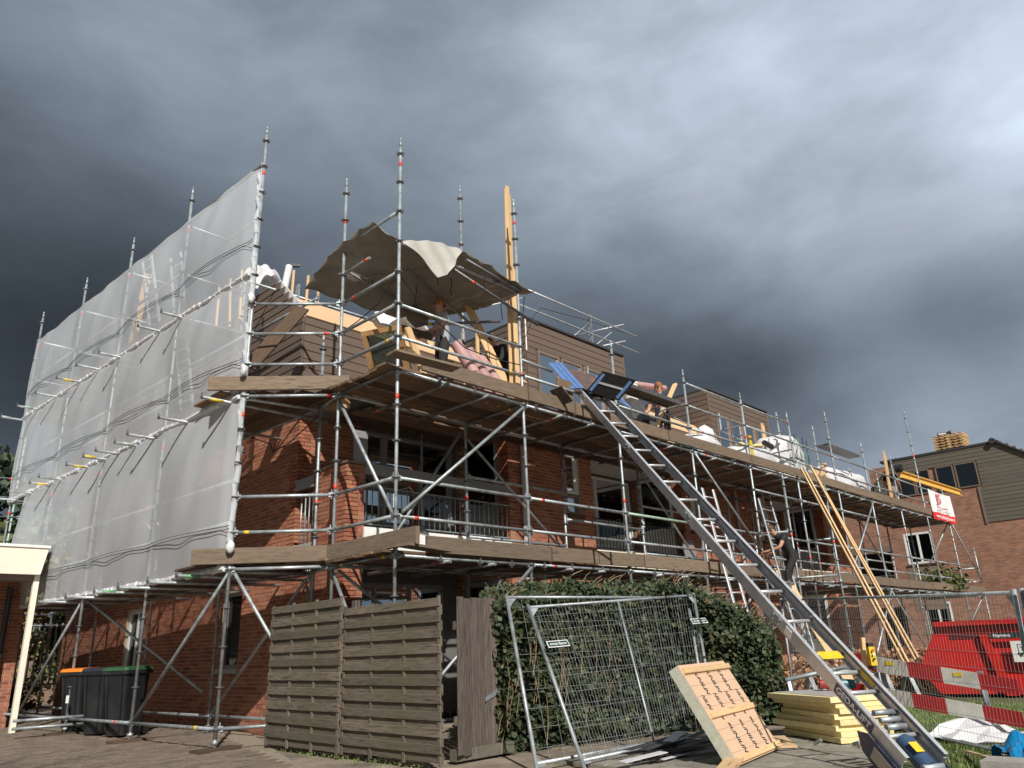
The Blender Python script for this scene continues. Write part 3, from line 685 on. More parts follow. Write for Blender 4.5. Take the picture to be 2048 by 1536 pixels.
# corner uprights
PA, PB_, PC = (4.92, 10.17), (5.97, 9.26), (5.97, 7.85)
standard(fs_, PB_[0], PB_[1], 2, 18, tape=[7.55, 3.2], fine=True)
standard(fs_, 6.12, 9.98, 7, 18, tape=[3.1, 5.8], spig=True, fine=True)        # inside the corner
standard(fs_, 8.45, 10.35, 9, 13, ground=False, tape=[], spig=False, fine=True)
def P(xy, k, dz=0): return (xy[0], xy[1], zk(k)+dz)
for k in (9, 14):                                                     # deck ledgers
    for i in range(len(XS)-1):
        if k == 9 and XS[i+1] > 31.2: continue
        ledger(fs_, (XS[i], OY, zk(k)), (XS[i+1], OY, zk(k))); ledger(fs_, (XS[i], IY, zk(k)), (XS[i+1], IY, zk(k)), tape=False)
    ledger(fs_, P(PB_, k), P(PC, k)); ledger(fs_, P(PA, k), P(PB_, k)); ledger(fs_, (5.97, OY, zk(k)), (5.97+.42, OY+.0, zk(k)-.01), heads=False) if False else None
    ledger(fs_, (6.12, 9.98, zk(k)), P(PB_, k), tape=False)
    for x in XS:
        if k == 9 and x > 31.2: continue
        ledger(fs_, (x, OY, zk(k)-.0), (x, IY, zk(k)-.0), nm='transom', mat=shadegalv)
    for i in range(len(XS)-1):                                         # transoms under the planks, between the frames
        if k == 9 and XS[i+1] > 31.2: continue
        for f in (.33, .66):
            x = XS[i]+(XS[i+1]-XS[i])*f; ledger(fs_, (x, OY-.12, zk(k)-.045), (x, 9.58, zk(k)-.045), nm='transom', heads=False, mat=shadegalv)
def rails(k, i0, i1, mat=galv):
    for i in range(i0, i1): ledger(fs_, (XS[i], OY, zk(k)), (XS[i+1], OY, zk(k)), mat=mat, nm='guard_rail')
rails(12, 0, 2); rails(12, 2, 3, galv_green); rails(12, 3, 11); rails(13, 0, 11)
rails(7, 0, 1); rails(8, 0, 6); rails(7, 3, 6); rails(6, 3, 5); rails(7, 6, 10); rails(8, 6, 10); rails(10, 4, 7)
for k in (4, 6, 7, 8, 12, 13): ledger(fs_, P(PB_, k), P(PC, k), nm='guard_rail')
ledger(fs_, P(PB_, 5), (5.97, 8.55, zk(5)+.02), nm='guard_rail', heads=False)
for k in (6, 7, 8, 12, 13): ledger(fs_, P(PA, k), P(PB_, k), nm='guard_rail')
ledger(fs_, P(PC, 5), (8.5, OY, zk(5)), nm='guard_rail'); ledger(fs_, P(PC, 8.6), (6.9, 7.85, zk(8.6)), nm='ledger', heads=False) if False else None
ledger(fs_, (5.97, 7.85, zk(9)), (6.5, 7.85, zk(9)-.0), heads=False) if False else None
ledger(fs_, (8.5, OY, zk(7.45)), (9.25, OY, zk(7.5)), nm='guard_rail', heads=False, tape=False)
for k, i0, i1 in ((11.0, 1, 5), (12, 1, 9), (13, 1, 9)): 
    for i in range(i0, i1): ledger(fs_, (XS[i], IY, zk(k)+.08), (XS[i+1], IY, zk(k)+.08), nm='inner_rail', tape=False) if (i+int(k)) % 2 == 0 else None
# braces
def brace(par, a, b): return tube('brace', a, b, .0242, galv, par, 12)
brace(fs_, P(PB_, 9, -.06), (5.99, 7.93, zk(13)+.05)); brace(fs_, (6.05, OY-.05, zk(13)+.05), (8.45, OY-.05, zk(9)-.06))
brace(fs_, (13.56, OY-.05, zk(9)-.05), (15.95, OY-.05, zk(13)+.05)); brace(fs_, (21.0, OY-.05, zk(13)), (23.4, OY-.05, zk(9)-.05))
brace(fs_, (6.0, OY-.05, zk(18)), (8.46, OY-.05, zk(14)-.05)); brace(fs_, P(PB_, 14, -.05), (6.0, 7.95, zk(18))); brace(fs_, (6.1, 9.3, zk(14)-.05), (8.4, 9.22, zk(17)))
brace(fs_, (16.0, OY-.05, zk(14)), (18.4, OY-.05, zk(18))); brace(fs_, (23.5, OY-.05, zk(14)-.03), (21.1, OY-.05, zk(18))); brace(fs_, (23.4, OY-.05, zk(14)), (25.9, OY-.05, zk(18)))
brace(fs_, (31, 7.9, zk(9)), (31, 9.2, zk(13))); brace(fs_, (33.5, 7.9, zk(14)), (33.5, 9.2, zk(18))); brace(fs_, (31.05, OY-.06, zk(9.1)), (33.4, OY-.06, zk(13)))
brace(fs_, (8.55, 9.25, zk(9.5)), (10.9, 9.25, zk(13))); brace(fs_, (8.45, 9.3, zk(9.3)), (6.9, 9.4, zk(13.6)))
ledger(fs_, (31.0, OY, zk(12)), (33.5, OY, zk(12))); ledger(fs_, (33.5, OY, zk(12)), (33.5, IY, zk(12))); ledger(fs_, (33.5, OY, zk(13)), (33.5, IY, zk(13)))
standard(fs_, 33.5, OY, 11, 13, ground=False, fine=False, tape=[])
for i in range(2, 11): ledger(fs_, (XS[i], OY, zk(18)), (XS[i+1], OY, zk(18)), tape=False)
ledger(fs_, (5.97, OY, zk(18)), (8.5, OY, zk(18))); ledger(fs_, P(PA, 18), (6.02, 9.6, zk(18))); ledger(fs_, P(PA, 18, .02), (5.9, 10.0, zk(18)+.02), tape=False) if False else None
# long tube standing out past the end uprights of the ladder bay
ledger(fs_, (15.2, 7.80, zk(14)-.02), (15.9, 6.55, zk(14)+.16), heads=False, tape=False) if False else None

# deck planks: 225 mm boards, own part each; longest run first
def deck(par, xa, xb, ys, z, stag=.0, wd=.208):
    for j, y in enumerate(ys):
        x = xa-rnd.uniform(0, .12); 
        while x < xb-.05:
            ln = rnd.choice([3.9, 2.95, 3.4]); x2 = min(x+ln, xb+rnd.uniform(0, .05))
            if xb-x2 < .8: x2 = xb+rnd.uniform(0, .05)
            zz = z+rnd.uniform(-.004, .004)
            beam('deck_plank', (x+.006, y+rnd.uniform(-.004, .004), zz), (x2-.006, y+rnd.uniform(-.004, .004), zz), wd, .036, deckw, par); x = x2
outer = [7.93+.232*j for j in range(6)]
inner = [9.42, 9.655-.01]
deck(fs_, 5.85, 31.35, outer, zk(9)+.045); deck(fs_, 6.9, 31.0, [9.37], zk(9)+.06); deck(fs_, 9.2, 31.0, [9.60], zk(9)+.05)
deck(fs_, 6.9, 10.3, [9.84, 10.08, 10.32, 10.56], zk(9)+.10)
deck(fs_, 5.85, 33.45, outer, zk(14)+.045); deck(fs_, 7.5, 33.2, [9.40], zk(14)+.055)
# corner infill planks run the other way, sloping edge towards the end scaffold
for z in (zk(9)+.083, zk(14)+.083):
    for j in range(7):
        f = j/6.5; a = Vector(PA).lerp(Vector(PB_), f*1.0) if False else None
        xx = 4.78+j*.225; y0 = max(8.0, 10.34-(xx-4.92)*.866-.05); y0 = y0 if xx < 5.9 else 9.2
        beam('deck_plank', (xx, y0, z), (xx, 11.3+rnd.uniform(-.1, .1), z), .215, .036, deckw, fs_)
# toe boards
def toe(par, p0, p1, h=.22, t=.045, dz=0): return beam('toe_board', p0, p1, t, h, toew, par, bev=.006)
for k in (9, 14):
    z = zk(k)+.06+.115
    x = 6.35 if k == 9 else 6.42
    stops = [8.55, 9.72, 12.6, 16.0, 18.6, 21.4, 24.3, 27.3, 31.3] if k == 9 else [8.9, 11.35, 13.9, 16.6, 19.5, 23.4, 27.3, 30.6, 33.5]
    for s_ in stops:
        toe(fs_, (x+.02, OY-.055 if k == 9 else OY-.06, z+rnd.uniform(-.012, .012)), (s_-.02, OY-.055, z+rnd.uniform(-.012, .012))); x = s_
d = (Vector(PB_)-Vector(PA)).normalized(); n_ = Vector((-.66, -.75))
for k, z in ((9, zk(9)+.185), (14, zk(14)+.175)):
    a = Vector(PA)-d*.50+n_*.045; b = Vector(PB_)+d*(.16 if k == 9 else -.02)+n_*.045
    toe(fs_, (a.x, a.y, z), (b.x, b.y, z), .215, .045)
toe(fs_, (5.90, 9.32, zk(14)+.175), (5.90, 7.30, zk(14)+.185), .215, .06)
beam('toe_board', (5.7, 7.62, zk(9)+.12), (6.75, 7.50, zk(9)+.10), .24, .036, toew, fs_)
beam('toe_board', (5.75, 7.42, zk(14)+.07), (6.6, 7.60, zk(14)+.055), .22, .036, toew, fs_)
# clamps that hold the planks to the outer ledger
cl = MB(); cl.box((-.02, -.035, -.045), (.02, .035, -.01)); cl.box((-.012, -.012, -.07), (.012, .012, .055)); cl.box((-.035, -.01, .035), (.035, .012, .048)); cm_ = cl.mesh('clamp', galv_dark)
for k, xe in ((9, 31), (14, 33)):
    x = 6.7
    while x < xe:
        if min(abs(x-q) for q in XS) > .18:
            o = bpy.data.objects.new('clamp', cm_); link(o, fs_, Matrix.Translation((x, OY-.035, zk(k)-.0)) @ Matrix.Rotation(rnd.uniform(-.3, .3), 4, 'Z'))
        x += rnd.uniform(.62, .8)
# ladder bay standing out from the front
standard(fs_, 16.25, 7.24, 10, 18, fine=True, tape=[3.0, 1.2]); standard(fs_, 18.5, 7.24, 10, 18, fine=False, tape=[3.0])
for k in (12, 14): ledger(fs_, (16.0, OY, zk(k)), (16.25, 7.26, zk(k))); ledger(fs_, (18.5, OY, zk(k)), (18.5, 7.26, zk(k)))
ledger(fs_, (16.05, OY-.02, zk(14)+.0), (16.62, 6.55, zk(14)+.02), heads=False, tape=False)
for i in range(5, 9): ledger(fs_, (XS[i], IY, zk(8)), (XS[i+1], IY, zk(8)), nm='inner_rail', tape=False, heads=False)
for x in (17.3, 19.8, 22.3): tube('puncheon', (x, IY, zk(14)), (x, IY, zk(9)), RT, galv, fs_, 10)
brace(fs_, (18.55, IY, zk(9.2)), (20.9, IY, zk(13.6))); brace(fs_, (26.0, IY, zk(9.2)), (28.4, IY, zk(13.6))); brace(fs_, (13.6, IY, zk(9.3)), (15.9, IY, zk(13.6)))
# side brackets with the raised steel platform
def bracket(par, x, y, z, out=.62):
    b = MB(); b.tube((x, y, z), (x, y+out, z), .02, 8); b.tube((x, y+out, z), (x, y+.03, z-.42), .017, 8); b.tube((x, y+out-.02, z-.02), (x, y+out-.02, z+.42), .02, 8); b.build('bracket', galv, par)
for x, z in ((11.03, zk(7)), (13.5, zk(7)), (16.03, zk(7)), (18.52, zk(7.4))): bracket(fs_, x, OY, z+.02)
pf = MB(); pf.box((11.1, OY+.08, zk(7)+.05), (13.45, OY+.40, zk(7)+.07)); pf.bar((11.1, OY+.08, zk(7)+.05), (13.45, OY+.08, zk(7)+.05), .03, .07); pf.bar((11.1, OY+.40, zk(7)+.05), (13.45, OY+.40, zk(7)+.05), .03, .07)
for k in range(24):
    x = 11.15+k*.098; pf.box((x, OY+.1, zk(7)+.03), (x+.02, OY+.38, zk(7)+.048))
pf.build('steel_platform', galv_dark, fs_)
pf = MB(); pf.box((21.05, OY+.05, zk(6.3)), (23.4, OY+.4, zk(6.3)+.05)); pf.build('steel_platform', galv_dark, fs_)
# tilted upright board on the far deck
beam('guard_board', (20.0, 7.9, zk(8.8)), (21.3, 8.2, zk(7.2)), .12, .04, pine, fs_)

# ---------------------------------------------------------------- netted end scaffold
es = thing('scaffold', 'netted galvanised scaffold with three decks along the brick end wall', 'scaffolding', (4.92, 10.17, 0))
EN = [(4.92, 10.17), (4.82, 12.70), (4.71, 15.26), (4.60, 17.80), (4.48, 20.37)]
EI = [(x+1.2, y+.02) for x, y in EN]
for i, (x, y) in enumerate(EN):
    standard(es, x, y, 0, 18, fine=i < 3, tape=[8.45, 4.3])
    if i: standard(es, EI[i][0], EI[i][1], 3, 18, fine=False)
for k in (3, 5, 7, 8, 9, 11.5, 12.7, 14, 18):
    for i in range(4):
        ledger(es, P(EN[i], k), P(EN[i+1], k), seg=10)
        if k in (5, 9, 14, 18): ledger(es, P(EI[i], k), P(EI[i+1], k), seg=10, tape=False) if not (i == 0 and k == 18) else ledger(es, (6.05, 10.3, zk(18)), P(EI[1], 18), seg=10)
for i in range(5):
    for k in (1, 3, 5, 9, 14):
        if i == 0 and k < 9: continue
        ledger(es, P(EN[i], k, -.03), P(EI[i] if i else (6.1, 10.0), k, -.03), nm='transom', tape=False)
def netx(y): return 4.92-.043*(y-10.17)
# transoms poking out through the net
for zi, (z, ys) in enumerate(((zk(5)-.02, [12.35, 13.2, 14.9, 15.9, 16.9, 18.2, 19.4, 20.5]), (zk(9)-.06, [10.4, 11.75, 12.95, 13.6, 14.35, 14.9, 15.75, 17.1, 17.8, 18.9, 19.9]), (zk(14)-.06, [10.62, 11.5, 12.5, 13.4, 14.6, 15.9]))):
    for y in ys:
        x = netx(y); L_ = rnd.uniform(.42, .52) if zi < 2 else .5
        o = ledger(es, (x-L_, y, z+rnd.uniform(-.015, .015)), (x+1.6, y, z), nm='transom', heads=False, tape=False)
        c = rnd.choice([None, None, None, yelp, galv_green if zi < 2 else greenp, None])
        if c:
            a = x-L_+rnd.choice([.0, .12]); tube('paint_band', (a, y, z), (a+.2, y, z), RT+.0015, c, o, 12)
        cp_ = MB(); cp_.tube((x-L_-.012, y, z), (x-L_+.01, y, z), .03, 8); cp_.box((x-L_-.01, y-.006, z), (x-L_+.004, y+.006, z+.07)); cp_.build('end_cap', galv_dark, o)
for z, ya, yb in ((zk(5)+.03, 12.5, 20.6), (zk(9)+.03, 10.35, 20.6), (zk(14)+.03, 10.3, 20.0)):
    for j in range(6):
        y = ya-rnd.uniform(0, .1)
        while y < yb-.1:
            y2 = min(y+rnd.choice([3.0, 3.9]), yb); xx = .06+.222*j
            beam('deck_plank', (netx(y)+xx, y, z), (netx(y2)+xx, y2-.01, z), .212, .036, deckw, es); y = y2
for z in (zk(9)+.17, zk(5)+.17):
    y = 12.2 if z > 6 else 10.4
    while y < 20: y2 = min(y+3.9, 20.4); toe(es, (netx(y)+.04, y, z), (netx(y2)+.04, y2-.02, z)); y = y2
brace(es, P(EN[0], 14, -.05), (EN[1][0]-.0, EN[1][1]-.06, zk(18)+.03)); brace(es, (6.08, 10.1, zk(14)-.1), (EI[1][0], EI[1][1]-.06, zk(18)+.03))
brace(es, (4.98, 10.12, zk(14)-.05), (6.06, 9.62, zk(18)+.05)); brace(es, (6.1, 10.1, zk(14.4)), (6.35, 9.75, zk(17.4)))
brace(es, P(EN[2], 14, -.05), (EN[3][0]-.0, EN[3][1]-.06, zk(18))); brace(es, (4.76, 15.25, zk(14)-.05), (EI[1][0], EI[1][1]+.3, zk(17.3)))
tube('top_rail', (netx(10.2), 10.2, zk(1)+.02), (netx(20.4), 20.4, zk(1)+.02), .03, galv_dark, es, 10)
for i in range(2): tube('scaffold_tube', (3.9, 15.2, G+.16+.12*i), (5.0, 15.0, G+.16+.12*i), RT, galv, es, 10)

# scaffold behind the block at the left edge
rs = thing('scaffold', 'distant scaffold with a plank deck at the far left behind the netting', 'scaffolding', (4.2, 23, 0))
for x, y in ((3.9, 23.0), (3.3, 25.5), (5.2, 23.4)): standard(rs, x, y, 5, 18, fine=False, mat=galv_green if x > 5 else galv)
for k in (7, 8, 9, 12): ledger(rs, (2.0, 23.0, zk(k)), (5.3, 23.0, zk(k)+.05)); ledger(rs, (3.9, 23, zk(k)), (3.3, 25.5, zk(k)))
for j in range(4): beam('deck_plank', (2.2, 23.1+.23*j, zk(9.3)), (4.6, 23.1+.23*j, zk(9.3)), .22, .036, deckw, rs)
beam('toe_board', (2.2, 22.95, zk(9)), (4.7, 22.95, zk(9)), .04, .22, toew, rs)

# ---------------------------------------------------------------- debris netting, three tiers hung on the end scaffold
def netting(z0, z1, y0, y1, label, hemdrop=.0, seed=1, rolltop=False):
    r = random.Random(seed); ny, nz = 150, 34; Pg = []
    for j in range(nz+1):
        t = j/nz; row = []
        for i in range(ny+1):
            s = i/ny; y = y0+(y1-y0)*s; z = z0+(z1-z0)*t
            bay = (y-10.17)/2.55; sag = abs(math.sin(math.pi*bay))
            z += -.05*sag*(1-t)*0+(-.035*sag*t)
            bulge = -.06-.10*sag*math.sin(math.pi*t)-.005*math.sin(y*9+z*3)-.012*math.sin((y+z*.6)*5.1)
            if s < .02: bulge += .05*(1-s/.02); z += .03*math.sin(z*9)
            row.append((netx(y)+bulge, y, z))
        Pg.append(row)
    b = MB(); b.grid(Pg); o = b.build('debris_net', netm, smooth=True)
    tag(o, label, 'netting', 'white debris nets on the end scaffold')
    h = MB()
    for i in range(0, 60):
        s0, s1 = i/60, (i+1)/60; a = y0+(y1-y0)*s0; c = y0+(y1-y0)*s1; rr = .03+.022*r.random()
        h.tube((netx(a)-.05, a, z0-.01+.015*r.uniform(-1, 1)), (netx(c)-.05, c, z0-.01+.015*r.uniform(-1, 1)), rr, 7, rr*r.uniform(.7, 1.2))
    h.build('rolled_hem', bagm, o)
    for q in (0, .045):
        pts = []
        for i in range(0, 81):
            y = y0-.1+(y1-y0)*i/80; bay = (y-10.17)/2.55; pts.append((netx(y)-.075-.11*abs(math.sin(math.pi*bay)), y, z0+.52+q+.02*math.sin(math.pi*bay*.5)))
        c = MB(); c.path(pts, .005, 5); c.build('cable', blackr, o)
    # loose gathers round the corner upright
    g_ = MB()
    for k in range(9):
        zz = z0+(z1-z0)*(k+.3)/9; a_ = r.uniform(.03, .048)
        g_.tube((netx(y0)-.0+r.uniform(-.02, .03), y0-.03, zz), (netx(y0)+r.uniform(-.03, .03), y0-.02, zz+(z1-z0)/9), a_, 9, r.uniform(.03, .048), caps=False)
    g_.build('gathered_edge', netm, o, smooth=True)
    return o
netting(zk(5)+.02, zk(1)-.0, 10.2, 20.45, 'top white net against the dark sky, hanging from the highest rail')
netting(zk(9)+.0, zk(5)-.0, 10.2, 20.45, 'middle white net between the two rows of protruding scaffold tubes', seed=3)
netting(zk(14)+.02, zk(9)-.02, 10.2, 19.3, 'lowest white net hanging above the wheelie bins', seed=5)
for q_, (x, y, z, l_) in enumerate(((4.84, 10.05, zk(9)+.35, 'at the upper deck'), (4.86, 10.05, zk(14)+.28, 'above the lower deck'), (4.88, 10.08, zk(5)-.45, 'below the highest deck'))):
    kn = MB(); rg_ = random.Random(q_+3); Pg = []
    for j in range(9):
        ph = math.pi*j/8; Pg.append([(x+(.035+.035*rg_.random())*math.sin(ph)*math.cos(a*math.pi/6), y+(.035+.03*rg_.random())*math.sin(ph)*math.sin(a*math.pi/6), z+.09*math.cos(ph)+.02*rg_.random()) for a in range(12)]); Pg[-1].append(Pg[-1][0])
    kn.grid(Pg); tag(kn.build('net_knot', bagm, smooth=True), 'bunched white net end tied round the corner upright '+l_, 'netting')
# ================================================================ TARPAULIN SHELTER
tarp = sheetmat('grey_tarpaulin_sheet', (.27, .25, .21), .06, .55, bump=.5, spot=(.16, .15, .125))
# rows run from the front edge (over the outer rail) to the back; columns from the end rail to the right
CT = [[(5.84,10.2,6.93),(5.86,9.35,7.30),(5.90,8.45,7.36),(6.00,7.86,6.80)],
      [(6.35,9.95,6.80),(6.40,9.30,6.92),(6.60,8.40,7.00),(6.75,7.80,6.98)],
      [(6.95,9.45,6.52),(7.10,9.0,6.66),(7.25,8.40,6.88),(7.30,7.72,7.04)],
      [(7.75,9.25,6.60),(7.85,8.9,6.68),(7.90,8.35,6.80),(7.95,7.70,6.90)],
      [(8.35,8.75,6.78),(8.45,8.5,6.80),(8.6,8.1,6.83),(8.80,7.72,6.86)]]
TAUT = .8
def bspl(C, nu, nv):
    C = np.array(C, float); r, c, _ = C.shape; out = []
    def cr(P, t):
        n = len(P)-1; x = t*n; i = min(int(x), n-1); f = x-i; p0 = P[max(i-1, 0)]; p1 = P[i]; p2 = P[i+1]; p3 = P[min(i+2, n)]
        q_ = .5*((2*p1)+(-p0+p2)*f+(2*p0-5*p1+4*p2-p3)*f*f+(-p0+3*p1-3*p2+p3)*f**3); return q_*(1-TAUT)+(p1*(1-f)+p2*f)*TAUT
    for a in range(nu+1):
        row = []
        cols = [cr([C[i, j] for i in range(r)], a/nu) for j in range(c)]
        for b in range(nv+1): row.append(cr(cols, b/nv))
        out.append(row)
    return out
Pt = bspl(CT, 60, 40)
for i, row in enumerate(Pt):
    for j, p in enumerate(row):
        p[2] += .022*math.sin(p[0]*11+p[1]*3)+.018*math.sin(p[1]*15-p[0]*5)+.012*math.sin(p[0]*23+p[1]*17)
        if j < 4: p[2] -= .05*abs(math.sin(p[0]*5))
b = MB(); b.grid([[tuple(p) for p in r] for r in Pt]); to = b.build('tarpaulin', tarp, smooth=True)
sm_ = to.modifiers.new('thickness', 'SOLIDIFY'); sm_.thickness = .004
tag(to, 'grey tarpaulin stretched over scaffold rails as a shelter above the workers', 'tarpaulin')
fl = bspl([[(5.99, 7.80, 6.80), (6.30, 7.72, 6.58), (6.55, 7.66, 6.34)], [(6.55, 7.78, 7.00), (6.66, 7.70, 6.70), (6.72, 7.66, 6.44)], [(7.15, 7.78, 7.07), (7.0, 7.70, 6.88), (6.85, 7.66, 6.62)]], 24, 16)
for row in fl:
    for p in row: p[1] -= .03+.02*math.sin(p[0]*19+p[2]*8); 
b = MB(); b.grid([[tuple(p) for p in r] for r in fl]); f_ = b.build('hanging_flap', sheetmat('light_tarpaulin', (.52, .51, .46), .2, .5, bump=.4), to, smooth=True)
fl = bspl([[(6.05, 9.55, 6.98), (6.02, 9.2, 6.9)], [(6.3, 9.45, 6.88), (6.3, 9.1, 6.82)], [(6.6, 9.3, 6.98), (6.65, 8.95, 6.95)]], 12, 6)
b = MB(); b.grid([[tuple(p) for p in r] for r in fl]); b.build('hanging_flap', sheetmat('light_tarpaulin_b', (.62, .62, .58), .2, .5, bump=.4), to, smooth=True)
fl = bspl([[(7.25, 9.35, 6.62), (7.2, 9.2, 6.38)], [(7.45, 9.3, 6.55), (7.38, 9.2, 6.28)], [(7.7, 9.25, 6.62), (7.66, 9.2, 6.42)]], 8, 5)
b = MB(); b.grid([[tuple(p) for p in r] for r in fl]); b.build('hanging_flap', tarp, to, smooth=True)
for x0, y0, z0, x1, y1, z1 in ((6.0, 9.2, 6.86, 7.9, 9.12, 6.50), (6.5, 8.3, 6.72, 8.42, 8.9, 6.52), (7.0, 7.8, 6.70, 8.9, 7.8, 6.30), (7.2, 7.72, 6.90, 8.5, 7.80, 6.80), (7.35, 9.1, 6.3, 8.4, 8.2, 6.36)):
    ledger(fs_, (x0, y0, z0), (x1, y1, z1), heads=False, mat=galv_dark, nm='shelter_tube')
st = MB()
for x, y, z, l in ((6.62,7.72,6.48,.2),(7.6,7.74,6.86,.5),(7.95,7.72,6.84,.75),(8.12,7.72,6.8,.55),(6.9,8.6,6.72,.4),(6.35,9.0,6.75,.35),(7.3,8.2,6.8,.3)):
    st.path([(x, y, z), (x+.01, y-.01, z-l*.4), (x-.015, y, z-l*.7), (x+.012, y, z-l)], .008, 5)
st.build('tie_strap', blackr, to)

# ================================================================ INCLINED LIFT
lift = thing('inclined_lift', 'long aluminium inclined ladder lift with blue load tray leaning on the upper deck', 'ladder lift', (7.0, 2.3, G))
F0 = Vector((6.84, 2.36, G)); T0 = Vector((9.89, 7.75, 5.24)); dl = (T0-F0).normalized(); sd = Vector((dl.y, -dl.x, 0)).normalized(); up_ = sd.cross(dl).normalized()
if up_.z < 0: up_ = -up_
SEP = .42; bounds = [.15, 1.95, 3.95, 5.95, 7.95, 9.15]
for a, c in zip(bounds[:-1], bounds[1:]):
    for k in (0, 1):
        o_ = F0+sd*(SEP*k); p0 = o_+dl*a; p1 = o_+dl*(c-.006); b = MB(); s_ = -1 if k == 0 else 1
        b.bar(p0, p1, .004, .13, up=up_)
        for h in (-.063, .063): b.bar(p0+up_*h-sd*(s_*.018), p1+up_*h-sd*(s_*.018), .036, .005, up=up_)
        b.bar(p0+up_*.02-sd*(s_*.014), p1+up_*.02-sd*(s_*.014), .026, .004, up=up_)
        b.build('side_rail', alu, lift)
        if a > .2:
            q = MB(); q.bar(p0-dl*.07+sd*(s_*.006), p0+dl*.09+sd*(s_*.006), .008, .09, up=up_)
            for e in (-.04, .06):
                for h in (-.025, .025): q.tube(p0+dl*e+up_*h+sd*(s_*.004), p0+dl*e+up_*h+sd*(s_*.02), .009, 6)
            q.build('joint_plate', galv, lift)
s = .45
while s < 8.2:
    tube('rung', F0+dl*s+sd*.005-up_*.03, F0+dl*s+sd*(SEP-.005)-up_*.03, .019, alu, lift, 10); s += .50 if s > 1.4 else .25
# lower drive unit
navy = M('navy_blue_paint', (.012, .03, .085), .4, var=.25, scale=20, spot=(.2, .2, .2), spotamt=.3, spotscale=9)
b = MB(); b.prism([F0+dl*.05-up_*.05-sd*.02, F0+dl*.52-up_*.05-sd*.02, F0+dl*.62-up_*.12-sd*.02, F0+dl*.5-up_*.22-sd*.02, F0+dl*.05-up_*.26-sd*.02], -sd, .012); b.build('drive_plate', navy, lift)
b = MB(); b.prism([F0+dl*.1-up_*.05+sd*(SEP+.02), F0+dl*.5-up_*.05+sd*(SEP+.02), F0+dl*.5-up_*.25+sd*(SEP+.02), F0+dl*.1-up_*.25+sd*(SEP+.02)], sd, .012); b.build('drive_plate', navy, lift)
b = MB(); c = F0+dl*.27+sd*.25-up_*.05; b.tube(c-dl*.15, c+dl*.13, .075, 20); b.tube(c+dl*.13, c+dl*.16, .06, 20); b.build('motor', M('motor_blue_grey', (.06, .11, .2), .4, .3), lift)
for i in range(5): tube('drum_roller', F0+dl*([.03,.08,.50,.58,.66][i])+sd*.12+up_*.02, F0+dl*([.03,.08,.50,.58,.66][i])+sd*.32+up_*.02, .024, galv, lift, 12)
b = MB(); b.bar(F0+dl*.22+sd*.22+up_*.035, F0+dl*.32+sd*.22+up_*.035, .08, .004, up=up_); b.build('warning_label', yelp, lift)
b = MB(); b.obox(F0+dl*.30-up_*.14-sd*.036, dl, up_, sd, .11, .055, .001); b.build('rating_plate', M('rating_plate_metal', (.45, .4, .36), .5), lift)
# brand strip with white lettering
b = MB(); b.obox(F0+dl*.76-sd*.0045+up_*.0, dl, up_, sd, .25, .045, .0015); b.build('name_strip', navy, lift)
Mt = Matrix(((-dl.x, up_.x, -sd.x, 0), (-dl.y, up_.y, -sd.y, 0), (-dl.z, up_.z, -sd.z, 0), (0, 0, 0, 1)))
white = M('white_lettering', (.85, .85, .85), .5, var=.02)
blackt = M('black_lettering', (.02, .02, .02), .6, var=.1)
redt = M('red_lettering', (.65, .03, .03), .5, var=.05)
text('lettering', 'GEDA-LIFT', .075, white, lift, Matrix.Translation(F0+dl*.76-sd*.0085) @ Mt, .0006, width=.45, bold=.002)
for sx in (3.1, 3.05): pass
b = MB(); b.obox(F0+dl*1.42+sd*.25-up_*.01, dl, sd, up_, .05, .12, .002); b.build('warning_label', yelp, lift)
b = MB(); b.obox(F0+dl*1.1+sd*(SEP-.01)+up_*0, dl, up_, sd, .10, .035, .002); b.build('warning_label', yelp, lift)
b = MB(); b.obox(F0+dl*1.75-sd*.006, dl, up_, sd, .05, .04, .002); b.build('rating_plate', white, lift)
# carriage with blue flaps, brown load bed and the raised black back plate
lb = M('light_blue_aluminium', (.16, .30, .62), .3, .35, var=.12, scale=8)
bedm = M('brown_bed_plate', (.13, .085, .07), .5, .2, var=.3, scale=6, spot=(.25, .13, .08), spotamt=.6)
C0 = F0+dl*(T0-F0).length
u1 = up_; 
def q4(name, pts, mat, th=.02, n=None):
    a, b_, c, d_ = [Vector(p) for p in pts]; nn = n or (b_-a).cross(d_-a); b = MB(); b.prism([a, b_, c, d_], nn, th); return b.build(name, mat, lift)
def cpnt(s, t, h): return C0+dl*s+sd*t+up_*h
acr = (sd-dl*.8).normalized()
def cq(s_, t, h): return C0+dl*s_+acr*t+up_*h
q4('load_bed', [cq(.05, .03, .10), cq(.05, .62, .10), cq(1.15, .62, .10), cq(1.15, .03, .10)], bedm)
q4('side_flap', [cq(-.05, .01, .14), cq(1.30, .01, .14), cq(1.30, -.24, .06), cq(-.05, -.24, .06)], lb)
for k in (.33, .66): b = MB(); b.bar(cq(-.05, .01-.25*k, .165-.08*k), cq(1.30, .01-.25*k, .165-.08*k), .008, .012, up=up_); b.build('flap_rib', M('flap_rib_%d' % int(k*9), (.10, .18, .42), .4), lift)
q4('side_flap', [cq(-.05, .64, .12), cq(1.2, .64, .12), cq(1.2, .90, .04), cq(-.05, .90, .04)], lb)
e2 = (up_*.80+sd*.42-dl*.1).normalized(); pa_ = cq(-.02, .06, .10); PW, PH = .60, .46
b = MB(); b.prism([pa_, pa_+acr*PW, pa_+acr*PW+e2*PH, pa_+e2*PH], acr.cross(e2), .02); b.build('back_plate', steelblack, lift)
fn = acr.cross(e2).normalized(); fn = fn if fn.dot(Vector((-.7, -.7, -.2))) > 0 else -fn
